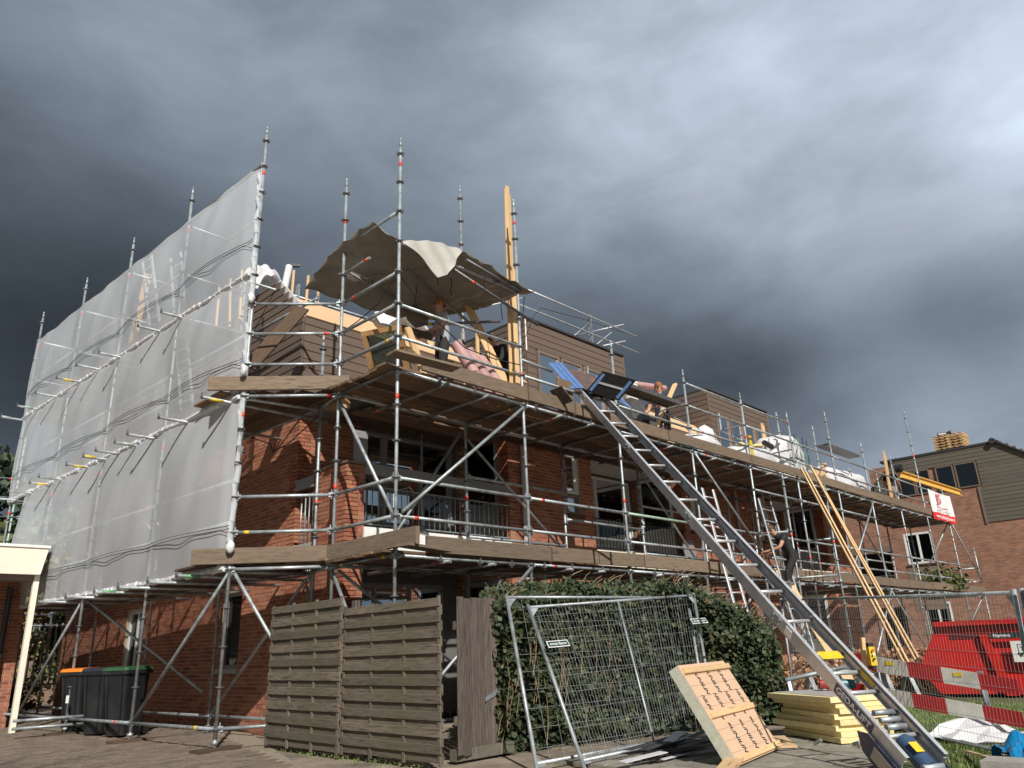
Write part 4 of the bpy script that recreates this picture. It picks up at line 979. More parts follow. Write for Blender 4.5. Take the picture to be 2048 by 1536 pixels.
for k in (.06, PW-.06):
    b = MB(); b.bar(pa_+acr*k+e2*.04+fn*.03, pa_+acr*k+e2*(PH-.05)+fn*.03, .05, .012, up=fn); b.build('plate_stiffener', lb, lift)
b = MB(); b.bar(pa_+acr*.08+e2*PH*.5+fn*.03, pa_+acr*(PW-.08)+e2*PH*.5+fn*.03, .035, .012, up=fn); b.build('plate_stiffener', alu, lift)
b = MB()
for k in range(2):
    b.bar(cpnt(-.15, .1+.4*k, .03), cpnt(.6, .1+.4*k, .03), .05, .06, up=up_)
    for s in (-.1, .5): b.tube(cpnt(s, .05+.4*k, .0), cpnt(s, .16+.4*k, .0), .045, 12)
b.bar(cpnt(-.1, .05, .05), cpnt(-.1, .6, .05), .05, .05, up=up_); b.bar(cpnt(.2, .05, .05), cpnt(.2, .6, .05), .07, .07, up=up_); b.build('carriage', steelblack, lift)
b = MB(); b.prism([cpnt(.6, .03, -.09), cpnt(1.1, .03, -.09), cpnt(.85, .03, -.55)], sd, .004); b.build('green_sheet', sheetmat('mint_plastic', (.45, .75, .62), .4), lift)
b = MB(); b.path([cpnt(-3.5, .1, -.06), cpnt(-2, .14, -.1), cpnt(-.1, .2, -.05)], .006, 5); b.build('hoist_rope', blackr, lift)

# ================================================================ LADDERS
def ladder(lab, a, b_, wdt, side, n, mat=alu, grp=None, r=.018):
    a = Vector(a); b_ = Vector(b_); side = Vector(side).normalized()*wdt; d_ = (b_-a)
    t = thing('ladder', lab, 'ladder', a, grp)
    for s in (0, 1): beam('ladder_rail', a+side*s, b_+side*s, .028, .062, mat, t, up=side.normalized())
    k = 1
    while k*.28 < d_.length-.1:
        p = a+d_*(k*.28/d_.length); tube('rung', p, p+side, .015, mat, t, 8); k += 1
    return t
ladder('bare aluminium ladder through the lower deck, standing behind the ivy hedge', (12.95, 6.75, G), (13.50, 7.70, 4.02), .36, (1, -.1, 0), 14)
ladder('grey ladder that the worker in dark clothes stands on', (15.1, 6.78, G), (15.85, 7.68, 4.05), .66, (1, .05, 0), 14, mat=galv)
ladder('silver ladder hooked on the inner side of the front scaffold', (18.55, 8.75, 2.4), (18.75, 9.0, 5.3), .42, (1, 0, 0), 10, mat=galv)
ladder('silver ladder seen through the top net, beside the tall pine board', (5.0, 14.3, 6.9), (5.1, 15.8, 9.45), .38, (.1, -1, 0), 8)
ladder('silver ladder behind the net, leaning right of the third upright', (5.15, 12.8, 4.9), (5.0, 13.9, 8.65), .38, (.1, -1, 0), 8)

# ================================================================ BOARD FENCE + GATE
def fence_panel(lab, p0, p1, top, seed):
    p0 = Vector(p0); p1 = Vector(p1); d = (p1-p0); Ln = d.length; d.normalize(); n = Vector((-abs(d.y), d.x if d.y < 0 else -d.x, 0)).normalized()
    t = thing('board_fence', lab, 'fence', p0, 'overlapping board fence panels'); r = random.Random(seed)
    hb = .098; z = G+.02; i = 0
    H = top-G; npair = 20
    step = (H-.06)/npair
    for i in range(npair):
        z = G+.05+step*(i+.5)
        off = .016 if i % 2 else -.008
        a = p0+n*off+Z*(z+r.uniform(-.006, .006)); c = p0+d*Ln+n*off+Z*(z+r.uniform(-.006, .006))
        beam('board', a+d*r.uniform(0, .012), c-d*r.uniform(0, .012), .016, step*(1.12 if i % 2 else 1.3), fencew, t, up=(0, 0, 1))
    for s in (.02, .33, .66, .98):
        q = p0+d*(Ln*s)+n*.005; beam('batten', (q.x, q.y, G+.02), (q.x, q.y, top+.015), .045, .022, fencew, t, up=n)
    return t
fence_panel('longer weathered board fence panel, left one, ending beside the bare brick corner', (5.46, 9.88, 0), (5.345, 8.02, 0), 1.80, 1)
fence_panel('mossy topped weathered board fence panel, right one, next to the open gap', (5.41, 8.09, 0), (5.34, 6.22, 0), 1.68, 2)
for x, y, h in ((5.50, 7.98, 1.76),):
    o = beam('fence_post', (x, y, G), (x, y, h), .075, .075, fenced, None); tag(o, 'square timber post between the two fence panels' if y > 7 else 'square timber post at the right end of the board fence', 'post')
gt = thing('gate', 'dark weathered gate of six upright planks standing half open beside the ivy', 'gate', (5.71, 6.41, 0))
ga, gb = Vector((5.71, 6.41, 0)), Vector((6.49, 6.60, 0)); gd = (gb-ga).normalized()
for k in range(6):
    p = ga+gd*(.065+.134*k); zt = 1.69-.012*k*0+rnd.uniform(-.012, .012)
    beam('plank', (p.x, p.y, .12+rnd.uniform(-.03, .02)), (p.x+.01, p.y, zt), .116+rnd.uniform(-.006, .004), .02, fenced, gt, up=Vector((-gd.y, gd.x, 0)))
for z in (.45, 1.4): q = ga+Vector((gd.y*-.03, gd.x*.03, z)); beam('cross_rail', q, q+gd*.8, .03, .09, fenced, gt)
b = MB(); b.bar(ga+gd*.52+Z*.62+Vector((gd.y, -gd.x, 0))*.02, ga+gd*.82+Z*.70+Vector((gd.y, -gd.x, 0))*.02, .006, .045); b.build('hinge', galv, gt)
b = MB(); b.box((5.74, 6.47, G), (6.6, 6.57, .17)); tag(b.build('kerb_board', M('mossy_concrete', (.14, .13, .10), .95, var=.3, scale=8)), 'low concrete kerb board under the dark plank gate', 'kerb')

# ================================================================ IVY HEDGE
hedge = thing('ivy_hedge', 'broad dark green ivy hedge behind the leaning site fences', 'hedge', (8.2, 6.6, 0))
HF = [(6.42, 6.62), (7.2, 6.42), (8.2, 6.18), (9.3, 5.78), (10.45, 5.15)]; HB = [(7.1, 7.45), (7.9, 7.5), (9.0, 7.5), (10.6, 7.3), (13.0, 6.7)]
def hedge_pt(s, t, h, r):
    """s along, t from front to back, h height share"""
    x = s*(len(HF)-1); i = min(int(x), len(HF)-2); f = x-i
    a = Vector(HF[i]).lerp(Vector(HF[i+1]), f); b = Vector(HB[i]).lerp(Vector(HB[i+1]), f); p = a.lerp(b, t)
    top = 1.62+.07*math.sin(p.x*1.9+.6)+.07*math.sin(p.x*5.1+p.y*3)+.22*min(1, max(0, (p.x-6.9)/1.2))
    if s > .72: top *= 1-.40*((s-.72)/.28)**1.6*(1-.35*t)
    return Vector((p.x, p.y, G+(top-G)*h))
def leafmesh():
    b = MB(); pts = [(0, 0), (.45, -.12), (.62, .28), (.30, .42), (.12, .95), (-.12, .95), (-.30, .42), (-.62, .28), (-.45, -.12)]
    vs = [(x*.038, y*.055, 0.010*abs(x)) for x, y in pts]; b.add(vs+[(0, .02, -.004)], [(9, i, (i+1) % 9) for i in range(9)]); return b
LM = leafmesh().mesh('leaf', leafm)
r = np.random.default_rng(11)
def leaves(n, sampler, size, mat, name, parent, rng=r, quad=True, kind='stuff', flat=None):
    V = np.zeros((n, 4, 3)); 
    P_ = np.array([sampler() for _ in range(n)])
    a = rng.normal(size=(n, 3)); a /= np.linalg.norm(a, axis=1)[:, None]
    if flat is not None: a = a*flat[1]+np.array(flat[0]); a /= np.linalg.norm(a, axis=1)[:, None]
    t = rng.normal(size=(n, 3)); t = np.cross(a, t); t /= np.linalg.norm(t, axis=1)[:, None]; b2 = np.cross(a, t)
    s = size*rng.uniform(.6, 1.25, (n, 1))
    V[:, 0] = P_-t*s*.5; V[:, 1] = P_-b2*s*.55+a*s*.08; V[:, 2] = P_+t*s*.75; V[:, 3] = P_+b2*s*.55+a*s*.08
    me = bpy.data.meshes.new(name); c = P_.mean(0); me.vertices.add(4*n); me.vertices.foreach_set('co', (V-c).reshape(-1))
    me.loops.add(4*n); me.loops.foreach_set('vertex_index', np.arange(4*n, dtype=np.int32)); me.polygons.add(n); me.polygons.foreach_set('loop_start', np.arange(0, 4*n, 4, dtype=np.int32)); me.polygons.foreach_set('loop_total', np.full(n, 4, dtype=np.int32))
    me.materials.append(mat); me.update(); me.validate()
    o = bpy.data.objects.new(name, me); link(o, parent, Matrix.Translation(c.tolist()))
    if kind: o['kind'] = kind
    return o
def hs():
    u = r.random()
    if u < .66: s, t, h = r.random(), abs(r.normal(0, .05)), r.random()**.8
    elif u < .86: s, t, h = r.random(), r.random(), 1+r.normal(0, .025)
    else: s, t, h = 1+r.normal(0, .012), r.random(), r.random()
    p = hedge_pt(min(max(s, 0), 1), t, h, r); k = math.sin(p.x*7+p.z*5)*math.cos(p.z*9-p.x*4)
    return (p.x-.06*k+r.normal(0, .035), p.y-.10*k+r.normal(0, .05), p.z+r.normal(0, .03))
leaves(38000, hs, .055, leafm, 'foliage', hedge, flat=((-.3, -.6, .45), .75))
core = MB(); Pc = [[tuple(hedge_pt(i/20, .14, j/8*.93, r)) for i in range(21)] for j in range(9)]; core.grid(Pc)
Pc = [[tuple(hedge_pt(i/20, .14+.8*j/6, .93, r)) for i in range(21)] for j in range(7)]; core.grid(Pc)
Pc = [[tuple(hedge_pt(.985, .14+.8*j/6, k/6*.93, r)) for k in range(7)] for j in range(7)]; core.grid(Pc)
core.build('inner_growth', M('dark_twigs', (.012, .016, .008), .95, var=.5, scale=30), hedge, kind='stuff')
for k in range(300):
    s = r.random()*.98; p = hedge_pt(s, -.04+r.normal(0, .02), r.random(), r)
    o = bpy.data.objects.new('leaf', LM); ax = Vector((-.35+r.normal(0, .4), -.7+r.normal(0, .4), .5+r.normal(0, .4))).normalized()
    link(o, hedge, Matrix.Translation(p+Vector((r.normal(0, .02), -.06+r.normal(0, .04), 0))) @ ax.to_track_quat('Z', 'Y').to_matrix().to_4x4() @ Matrix.Rotation(r.uniform(0, 6.28), 4, 'Z') @ Matrix.Scale(r.uniform(.8, 1.5), 4))
for k in range(150):
    s = r.random() if k < 60 else r.uniform(.55, 1); p = hedge_pt(s, r.uniform(0, .5), r.uniform(.85, 1.0), r); a = r.uniform(-1, 1); h = r.uniform(.15, .55) if k < 110 else r.uniform(.1, .3)
    d = Vector((a*.4, -.25+.4*r.random(), 1)).normalized(); q = [p+d*(h*f)+Vector((a*.35*f*f*h*1.5, -.25*f*f*h, -.35*h*f*f)) for f in (0, .25, .5, .75, 1)]
    b = MB(); b.path(q, .0075, 5, .0035); b.build('stem', stemm, hedge)
for k in range(22):
    s = r.random()*.45; p = hedge_pt(s, -.12, r.uniform(.0, .5), r); q = [p+Vector((.1*math.sin(f*3)*r.uniform(.4, 1), -.05, .7*f-(.5*f*f if k % 2 else 0))) for f in (0, .25, .5, .75, 1)]
    b = MB(); b.path(q, .004, 5, .002); b.build('stem', stemm, hedge)

# ================================================================ SITE FENCES
wirem = M('galvanised_wire', (.22, .23, .23), .65, .2, var=.15, scale=20)
def site_fence(lab, bl, br, tl, tr, grp, mid=True, sp=.042, rr=.0012, hrows=9, plates=()):
    bl, br, tl, tr = [Vector(v) for v in (bl, br, tl, tr)]
    t = thing('site_fence', lab, 'fence panel', bl, grp)
    n = (br-bl).cross(tl-bl).normalized()
    ext = (tl-bl).normalized()*.03
    for nm, a, b_ in (('post', bl-ext, tl+ext), ('post', br-ext, tr+ext), ('top_tube', tl, tr), ('bottom_tube', bl+(tl-bl)*.03, br+(tr-br)*.03)): tube(nm, a, b_, .0205 if nm == 'post' else .017, galv, t, 12)
    if mid: tube('middle_tube', bl.lerp(br, .5)+(tl-bl)*.03, tl.lerp(tr, .5), .013, galv, t, 8)
    W_ = (br-bl).length; nw = int(W_/sp); wv = MB()
    for i in range(1, nw): a = bl.lerp(br, i/nw); c = tl.lerp(tr, i/nw); wv.tube(a-n*.016, c-n*.016+(c-a).normalized()*.025, rr, 3, caps=False)
    wv.build('upright_wires', wirem, t, kind='stuff')
    for i in range(1, hrows+1): f = i/(hrows+.6); o = tube('cross_wire', bl.lerp(tl, f)-n*.02, br.lerp(tr, f)-n*.02, .0024, wirem, t, 4)
    for c, a, b_ in ((tl, (tr-tl).normalized(), (bl-tl).normalized()), (bl, (br-bl).normalized(), (tl-bl).normalized()), (tr, (tl-tr).normalized(), (br-tr).normalized())):
        g_ = MB(); g_.prism([c+b_*.02, c+a*.13+b_*.02, c+b_*.16], n, .003); g_.build('corner_plate', galv, t)
    return t, n
t2, n2 = site_fence('front leaning site fence panel, its bright left tube slanting across the ivy', (6.13, 5.10, G), (8.50, 5.05, G+.02), (6.66, 6.22, 1.58), (9.30, 5.62, 1.72), 'site fence panels')
t1, n1 = site_fence('rear leaning site fence panel, with its left tube upright in the ivy', (5.76, 5.36, G), (8.62, 5.22, G), (6.45, 6.36, 1.70), (9.34, 5.75, 1.70), 'site fence panels', mid=False, sp=.20, rr=.0015)
pl = MB(); c = Vector((6.62, 5.83, 1.22)); dx = Vector((2.6, -.55, .1)).normalized(); dy = Vector((.2, .8, 1.15)).normalized(); nn = dx.cross(dy)
if nn.y > 0: nn = -nn
def plate(par, c, dx, w_, h_, s, mat, tm, size, shear=0, nm='name_plate', border=None):
    dx = Vector(dx).normalized(); dyy = Vector((0, 0, 1)) if par is None else dy
    n_ = dx.cross(dyy).normalized(); dyy = n_.cross(dx)
    b = MB(); b.obox(c, dx, dyy, n_, w_/2, h_/2, .003)
    o = b.build(nm, mat, par)
    if border: b = MB(); b.obox(Vector(c)-n_*.001, dx, dyy, n_, w_/2+.008, h_/2+.008, .003); b.build('border', border, o)
    if s:
        Mx = Matrix(((dx.x, dyy.x, n_.x, 0), (dx.y, dyy.y, n_.y, 0), (dx.z, dyy.z, n_.z, 0), (0, 0, 0, 1)))
        text('lettering', s, size, tm, o, Matrix.Translation(Vector(c)+n_*.0045) @ Mx, .0006, shear, width=w_*.82)
    return o
plate(t2, (6.57, 5.72, 1.17), dx, .27, .065, 'ernuis Bouw', M('plate_dark_green', (.02, .06, .05), .5), white, .05, border=white)
plate(t2, (9.02, 5.42, 1.38), dx, .26, .06, 'ernuis Bouw', M('plate_dark_green_b', (.02, .06, .05), .5), white, .05, border=white)
site_fence('standing site fence panel in front of the red skip', (12.35, 5.88, G), (7.93, 1.70, G+.0), (12.35, 5.85, 1.71), (7.99, 1.64, 1.43), 'site fence panels', mid=False, sp=.055, rr=.0012)
site_fence('neighbouring site fence panel cut off by the right picture edge', (7.86, 1.63, G), (6.6, .5, G), (7.92, 1.57, 1.43), (6.6, .5, 1.35), 'site fence panels', mid=False, sp=.055, rr=.0012)

# ================================================================ INSULATION
foilm = M('kraft_facing', (.66, .45, .30), .55, var=.04, scale=3, bump=.05)
foam = M('yellow_foam', (.78, .66, .34), .85, var=.10, scale=14, bump=.4, bscale=40, objvar=.1)
foamg = M('grey_foam_edge', (.45, .45, .36), .85, var=.12, scale=14, bump=.4)
ins = thing('insulation_board', 'peach coloured roof insulation panel with pine battens leaning at an angle', 'insulation panel', (7.3, 3.9, G))
IB = Vector((6.73, 3.81, G+.02)); Iu = Vector((1.29, .215, 0)).normalized(); Iv = Vector((-.10, .46, .83)).normalized(); In = Iu.cross(Iv).normalized()
if In.y > 0: In = -In
IW, IH = 1.24, .97
b = MB(); b.prism([IB-In*.11, IB+Iu*IW-In*.11, IB+Iu*IW+Iv*IH-In*.11, IB+Iv*IH-In*.11], In, .11); b.build('foam_board', foamg, ins)
b = MB(); b.prism([IB, IB+Iu*IW, IB+Iu*IW+Iv*IH, IB+Iv*IH], In, .004); b.build('facing', foilm, ins)
for f in (.04, .47, .93): beam('batten', IB+Iv*(IH*f)+In*.016+Iu*.02, IB+Iv*(IH*f)+In*.016+Iu*(IW+.03), .055, .024, pine, ins, up=In)
gl_ = MB()
for k in range(1, 9): gl_.bar(IB+Iv*(IH*k/9)+In*.0048, IB+Iv*(IH*k/9)+Iu*IW+In*.0048, .003, .0006, up=In)
gl_.build('grid_print', M('printed_line', (.35, .22, .15), .6), ins, kind='stuff')
Mi = Matrix(((-Iv.x, Iu.x, In.x, 0), (-Iv.y, Iu.y, In.y, 0), (-Iv.z, Iu.z, In.z, 0), (0, 0, 0, 1)))
for fr in (.25, .66):
    pass
for f, n_, s_, x0 in ((.79, 3, 'UNILIN', .30), (.605, 4, 'NILIN', .14), (.23, 3, '\u2261UNILIN', .34), (.44, 3, '=', .28)):
    for k in range(n_):
        p = IB+Iv*(IH*f)+Iu*(x0+.31*k)+In*.0055
        text('lettering', s_, .105, blackt, ins, Matrix.Translation(p) @ Mi, .0005, .25, width={'UNILIN': .22, 'NILIN': .15, '=': .05}.get(s_, .30), bold=.0022)
tag(beam('timber_plank', (5.9, 3.55, G+.03), (7.5, 4.15, G+.09), .16, .03, pine, None), 'loose pine board lying on the ground at the foot of the leaning panel', 'board')
tag(beam('timber_plank', (8.05, 3.98, G+.02), (8.55, 4.35, G+.05), .2, .02, ply, None), 'short peach offcut on the ground right of the leaning panel', 'board')
sa, sb_ = Vector((8.56, 3.63, 0)), Vector((9.14, 4.55, 0)); su = (sb_-sa).normalized(); sv = Vector((su.y, -su.x, 0))
stk = []
for k in range(8):
    off = rnd.uniform(-.05, .06); off2 = rnd.uniform(-.05, .05); h = .055; z = G+.01+k*.0565; w2 = .62 if k else .6
    a = sa+su*off+sv*off2; rot = rnd.uniform(-.07, .07); uu = (Matrix.Rotation(rot, 3, 'Z') @ su); vv = (Matrix.Rotation(rot, 3, 'Z') @ sv)
    b = MB(); c = a+uu*.58+vv*.30+Vector((0, 0, z+h/2)); b.obox(c, uu, vv, Z, .58+rnd.uniform(-.02, .03), .31, h/2-.001)
    o = b.build('insulation_sheet', foam); tag(o, 'pale yellow foam sheet in the stack behind the lift, '+['lowest on the ground', 'second from the ground', 'third from the ground', 'fourth from the ground', 'fifth from the ground', 'third from the top', 'just under the top sheet', 'topmost with a grey upper face'][k], 'foam sheet', 'yellow foam sheets stacked behind the lift')
b = MB(); c = sa+su*.6+sv*.30+Vector((0, 0, G+.01+8*.0565)); b.obox(c, su, sv, Z, .58, .30, .003); tag(b.build('facing_sheet', M('grey_facing', (.40, .38, .36), .6, var=.2, scale=5)), 'thin grey facing on top of the yellow foam stack', 'facing')
# angle grinder / saw on the stack, its post, remote and cables
tl = thing('power_tool', 'red and teal power tool with yellow plug lying on the foam stack', 'power tool', (9.45, 4.0, .53))
b = MB(); b.tube((9.38, 4.12, .60), (9.46, 3.98, .60), .055, 14); b.build('motor_housing', M('tool_red', (.35, .03, .03), .35), tl)
b = MB(); b.tube((9.47, 3.97, .60), (9.60, 3.80, .59), .06, 14, .05); b.box((9.45, 3.82, .535), (9.58, 3.95, .56)); b.build('body', M('tool_teal', (.03, .14, .18), .35), tl)
b = MB(); b.bar((9.40, 4.06, .66), (9.50, 3.98, .72), .03, .03); b.tube((9.42, 4.03, .70), (9.40, 4.0, .78), .018, 8); b.build('plug', yelp, tl)
ct = MB(); ct.path([(9.40, 3.98, .66), (9.30, 3.80, .45), (9.18, 3.66, .22), (9.1, 3.55, G+.02), (8.7, 3.5, G+.02), (8.35, 3.35, G+.03)], .006, 5)
tag(ct.build('power_cable', blackr), 'black cable hanging from the tool in front of the foam stack', 'cable')
ct = MB(); ct.path([(9.44, 3.96, .66), (9.2, 3.65, .40), (8.95, 3.45, .15), (8.6, 3.1, .10), (8.3, 2.9, .18), (8.1, 2.75, .34)], .007, 5)
tag(ct.build('power_cable', blackr), 'black cable looping over the grass to the lift drive', 'cable')
ct = MB(); pts = [(8.3+.12*math.sin(k*1.3), 3.0-.08*k+.05*math.cos(k*2.1), G+.02+.01*math.sin(k)) for k in range(12)]; ct.path(pts, .0035, 5)
tag(ct.build('rope', M('grey_rope', (.4, .38, .33), .8)), 'thin grey rope tangled on the grass below the lift', 'rope')
tag(beam('timber_post', (9.37, 3.62, G), (9.44, 3.56, 1.10), .055, .045, pine, None), 'upright pine post carrying the yellow remote control', 'post')
rc = thing('remote_control', 'yellow and black hand remote hanging on the pine post', 'remote control', (9.34, 3.46, .8))
b = MB(); b.obox((9.33, 3.45, .90), Vector((.75, -.66, 0)), Vector((.66, .75, 0)), Z, .035, .03, .10); b.build('case', yelp, rc)
b = MB(); b.obox((9.33, 3.45, 1.015), Vector((.75, -.66, 0)), Vector((.66, .75, 0)), Z, .032, .028, .025); b.obox((9.33, 3.45, .785), Vector((.75, -.66, 0)), Vector((.66, .75, 0)), Z, .02, .02, .025); b.build('rubber_cap', blackr, rc)
for z, mm_ in ((.96, redt), (.92, white), (.87, blackt)): b = MB(); b.tube((9.30, 3.42, z), (9.286, 3.407, z), .012, 10); b.build('button', mm_, rc)
ct = MB(); ct.path([(9.35, 3.47, .77)]+[(9.35+.02*math.cos(k*1.6), 3.49+.02*math.sin(k*1.6), .76-.018*k) for k in range(24)], .004, 5); tag(ct.build('coiled_cable', white), 'coiled white cable under the yellow remote', 'cable')
# ================================================================ BARRIER, SKIP, GARDEN CLUTTER
bar = thing('road_barrier', 'red and white two board road barrier standing in front of the red skip', 'barrier', (9.5, 3.0, G))
rw = M('barrier_red', (.40, .008, .012), .5, var=.12, scale=8); ww = M('barrier_white', (.62, .61, .57), .45, var=.12, scale=6, spot=(.35, .33, .28), spotamt=.5, spotscale=5)
def board(L0, R0, hL, hR, zL, zR, first_red):
    L0 = Vector(L0); R0 = Vector(R0); n = 5
    for k in range(n):
        a = L0.lerp(R0, k/n); b_ = L0.lerp(R0, (k+1)/n); za, zb = zL+(zR-zL)*k/n, zL+(zR-zL)*(k+1)/n; ha, hb = hL+(hR-hL)*k/n, hL+(hR-hL)*(k+1)/n
        q = MB(); q.prism([(a.x, a.y, za), (b_.x, b_.y, zb), (b_.x, b_.y, zb+hb), (a.x, a.y, za+ha)], (.9, .1, 0), .03); q.build('striped_board', rw if (k % 2 == 0) == first_red else ww, bar)
        if (k % 2 == 0) != first_red and zL > .7: q = MB(); m_ = a.lerp(b_, .45); q.obox((m_.x-.004, m_.y, (za+zb)/2+ha*.72), (b_-a).normalized().to_3d(), Z, X, .045, .02, .0015); q.build('sticker', yelp, bar)
board((9.69, 3.89), (9.34, 2.08), .17, .155, .775, .495, True)
board((9.69, 3.89), (9.30, 2.10), .16, .145, .445, .205, True)
for x, y, zt in ((9.56, 2.46, .72), (9.68, 3.50, .90)):
    q = MB(); q.bar((x+.03, y, G), (x+.03, y, zt), .05, .05, up=(1, 0, 0)); q.bar((x-.012, y, G+.1), (x-.012, y, zt-.02), .05, .008, up=(0, 1, 0)); q.build('barrier_post', galv, bar)
    q = MB(); q.bar((x-.35, y+.03, G+.03), (x+.4, y-.03, G+.03), .08, .05); q.build('barrier_foot', blackr, bar)
tr = thing('trestle', 'grey steel trestle with splayed legs behind the barrier', 'trestle', (12.0, 4.7, G))
for (x0, y0), (x1, y1) in (((11.3, 5.1), (13.2, 4.4)),): 
    tube('top_bar', (x0, y0, .62), (x1, y1, .62), .035, galv, tr)
    for k in range(5):
        f = k/4; x, y = x0+(x1-x0)*f, y0+(y1-y0)*f
        beam('leg', (x, y, .62), (x-.15, y-.22, G), .07, .02, galv, tr); beam('leg', (x, y, .62), (x+.2, y+.25, G), .07, .02, galv, tr)
tr2 = thing('trestle', 'low grey steel trestle between the foam stack and the beech hedge', 'trestle', (10.8, 5.1, G))
tube('top_bar', (10.2, 4.95, .60), (11.6, 4.15, .80), .03, galv, tr2)
for x, y, z in ((10.25, 4.92, .6), (10.7, 4.67, .66), (11.5, 4.2, .78)): beam('leg', (x, y, z), (x-.1, y-.1, G), .05, .02, galv, tr2); beam('leg', (x, y, z), (x+.15, y+.12, G), .05, .02, galv, tr2)

skr = M('skip_red', (.50, .015, .012), .35, var=.12, scale=5, bump=.05, spot=(.28, .04, .03), spotamt=.6, spotscale=4)
skip = thing('skip', 'large bright red waste skip with sloped end beyond the barrier', 'skip', (15.5, 3.5, G))
s0 = Vector((14.95, 4.75, 0)); sdv = Vector((.12, -1, 0)).normalized(); snv = Vector((1, .12, 0))
prof = [(0, .55), (.42, 1.27), (4.3, 1.27), (4.75, .55), (4.3, .12), (.25, .12)]
q = MB(); q.prism([s0+sdv*a+Z*h for a, h in prof], snv, 1.75); q.build('body', skr, skip)
for a in (1.05, 2.3, 3.5):
    q = MB(); q.prism([s0+sdv*(a-.05)+Z*1.05-snv*.0, s0+sdv*(a+.07)+Z*1.05, s0+sdv*(a+.30)+Z*.10, s0+sdv*(a+.16)+Z*.10], -snv, .08); q.build('rib', skr, skip)
q = MB(); q.bar(s0+sdv*.36+Z*1.24-snv*.04, s0+sdv*4.4+Z*1.24-snv*.04, .11, .08); q.build('rim', skr, skip)
q = MB(); q.bar(s0+sdv*.55+Z*1.03-snv*.004, s0+sdv*4.2+Z*1.03-snv*.004, .012, .09, up=Z); q.build('recess_shade', M('skip_shadow_red', (.09, .006, .006), .6), skip)  # flat dark red strip paints the shade of a recess
dz_ = sdv
plc = Vector((15.0, 3.35, 1.02))
def skplate(c, w_, h_, mat, s, sz, tm, wdt=None, nm='sign_plate', off=(0, 0)):
    n_ = -snv.normalized(); b = MB(); b.obox(c, dz_, Z, n_, w_/2, h_/2, .004); o = b.build(nm, mat, skip)
    Mx = Matrix(((dz_.x, 0, n_.x, 0), (dz_.y, 0, n_.y, 0), (dz_.z, 1, n_.z, 0), (0, 0, 0, 1)))
    if s: text('lettering', s, sz, tm, o, Matrix.Translation(Vector(c)+n_*.006+dz_*off[0]+Z*off[1]) @ Mx, .0006, width=wdt, bold=.001)
    return o, Mx, n_
skplate(plc, .42, .09, blackt, 'Nemaco', .08, white, .24, off=(-.06, 0))
pc2 = Vector((15.02, 2.95, .77))
o_, Mx_, nn_ = skplate(pc2, .72, .32, M('plate_white', (.62, .64, .60), .5), 'Teunis', .10, blackt, .22, off=(-.13, .035))
b = MB()
for a, h, w_, t_ in ((-.13, .105, .30, .008), (-.13, -.035, .32, .03), (-.27, .035, .008, .13), (.01, .035, .008, .13)): b.obox(pc2+nn_*.006+dz_*a+Z*h, dz_, Z, nn_, w_/2, t_/2, .001)
for a in (-.25, -.05, 0): b.tube(pc2+nn_*.005+dz_*a+Z*-.06, pc2+nn_*.008+dz_*a+Z*-.06, .022, 12)
b.build('lorry_drawing', blackt, o_)

# beech hedge with dry leaves
bh = thing('beech_hedge', 'low hedge of dry copper brown leaves behind the lift and barrier', 'hedge', (15.5, 6.2, G))
def bs():
    s = r.random(); p = Vector((13.6, 7.05, 0)).lerp(Vector((17.4, 5.2, 0)), s); t = r.random()**1.5*.55
    return (p.x+.42*t+r.normal(0, .04), p.y+.9*t+r.normal(0, .04), G+r.random()**.85*(.70+.06*math.sin(s*23)+.04*math.sin(s*61)))
leaves(9000, bs, .075, beechm, 'foliage', bh)
for k in range(40): p = bs(); b = MB(); b.path([(p[0], p[1], G), (p[0]+.05, p[1], .4), (p[0]+r.normal(0, .06), p[1], .75)], .006, 5, .002); b.build('twig', stemm, bh)

# blue plastic sheet bundle, concrete block, white sheet, timber slat
def crumple(name, lab, cat, mat, cx, cy, z0, rx, ry, h, seed, n=44, amp=.35, rot=0, thick=True):
    rr = np.random.default_rng(seed); F = rr.normal(size=(7, 3))*(4.2 if mat is bluet else 5); ph = rr.uniform(0, 6.28, 7); b = MB(); Pg = []
    for i in range(n+1):
        row = []
        for j in range(n+1):
            u, v = i/n*2-1, j/n*2-1; rad = max(abs(u), abs(v)); 
            base = max(0, 1-(u*u+v*v)/1.6)**.6
            f = sum(abs(math.sin(F[k, 0]*u+F[k, 1]*v+ph[k])) for k in range(7))/7
            z = h*base*(1-amp+amp*1.6*f)
            dx = .12*sum(math.sin(F[k, 2]*v+ph[k]*2) for k in range(4))/4; dy = .12*sum(math.sin(F[k, 1]*u+ph[k]) for k in range(4))/4
            x = rx*(u*(.75+.25*math.sqrt(max(0, 1-v*v*.5)))+dx); y = ry*(v+dy)
            row.append((cx+x*math.cos(rot)-y*math.sin(rot), cy+x*math.sin(rot)+y*math.cos(rot), z0+max(z, .004)))
        Pg.append(row)
    b.grid(Pg); o = b.build(name, mat, smooth=True); tag(o, lab, cat); return o
crumple('plastic_sheet', 'crumpled bright blue plastic sheet heaped at the lower right', 'plastic sheet', bluet, 7.95, 1.60, G+.0, .50, .40, .24, 12, amp=.8, n=70, rot=.5)
b = MB(); b.box((6.80, 1.2, G), (7.08, 1.88, G+.17)); cb = b.build('concrete_block', concrete); tag(cb, 'pale concrete block in front of the blue plastic sheet', 'block')
for k in range(2): q = MB(); q.box((6.795, 1.34+.24*k, G+.04), (6.81, 1.5+.24*k, G+.12)); q.build('hollow_shade', inside, cb)  # dark plates on the face stand in for shade inside the holes
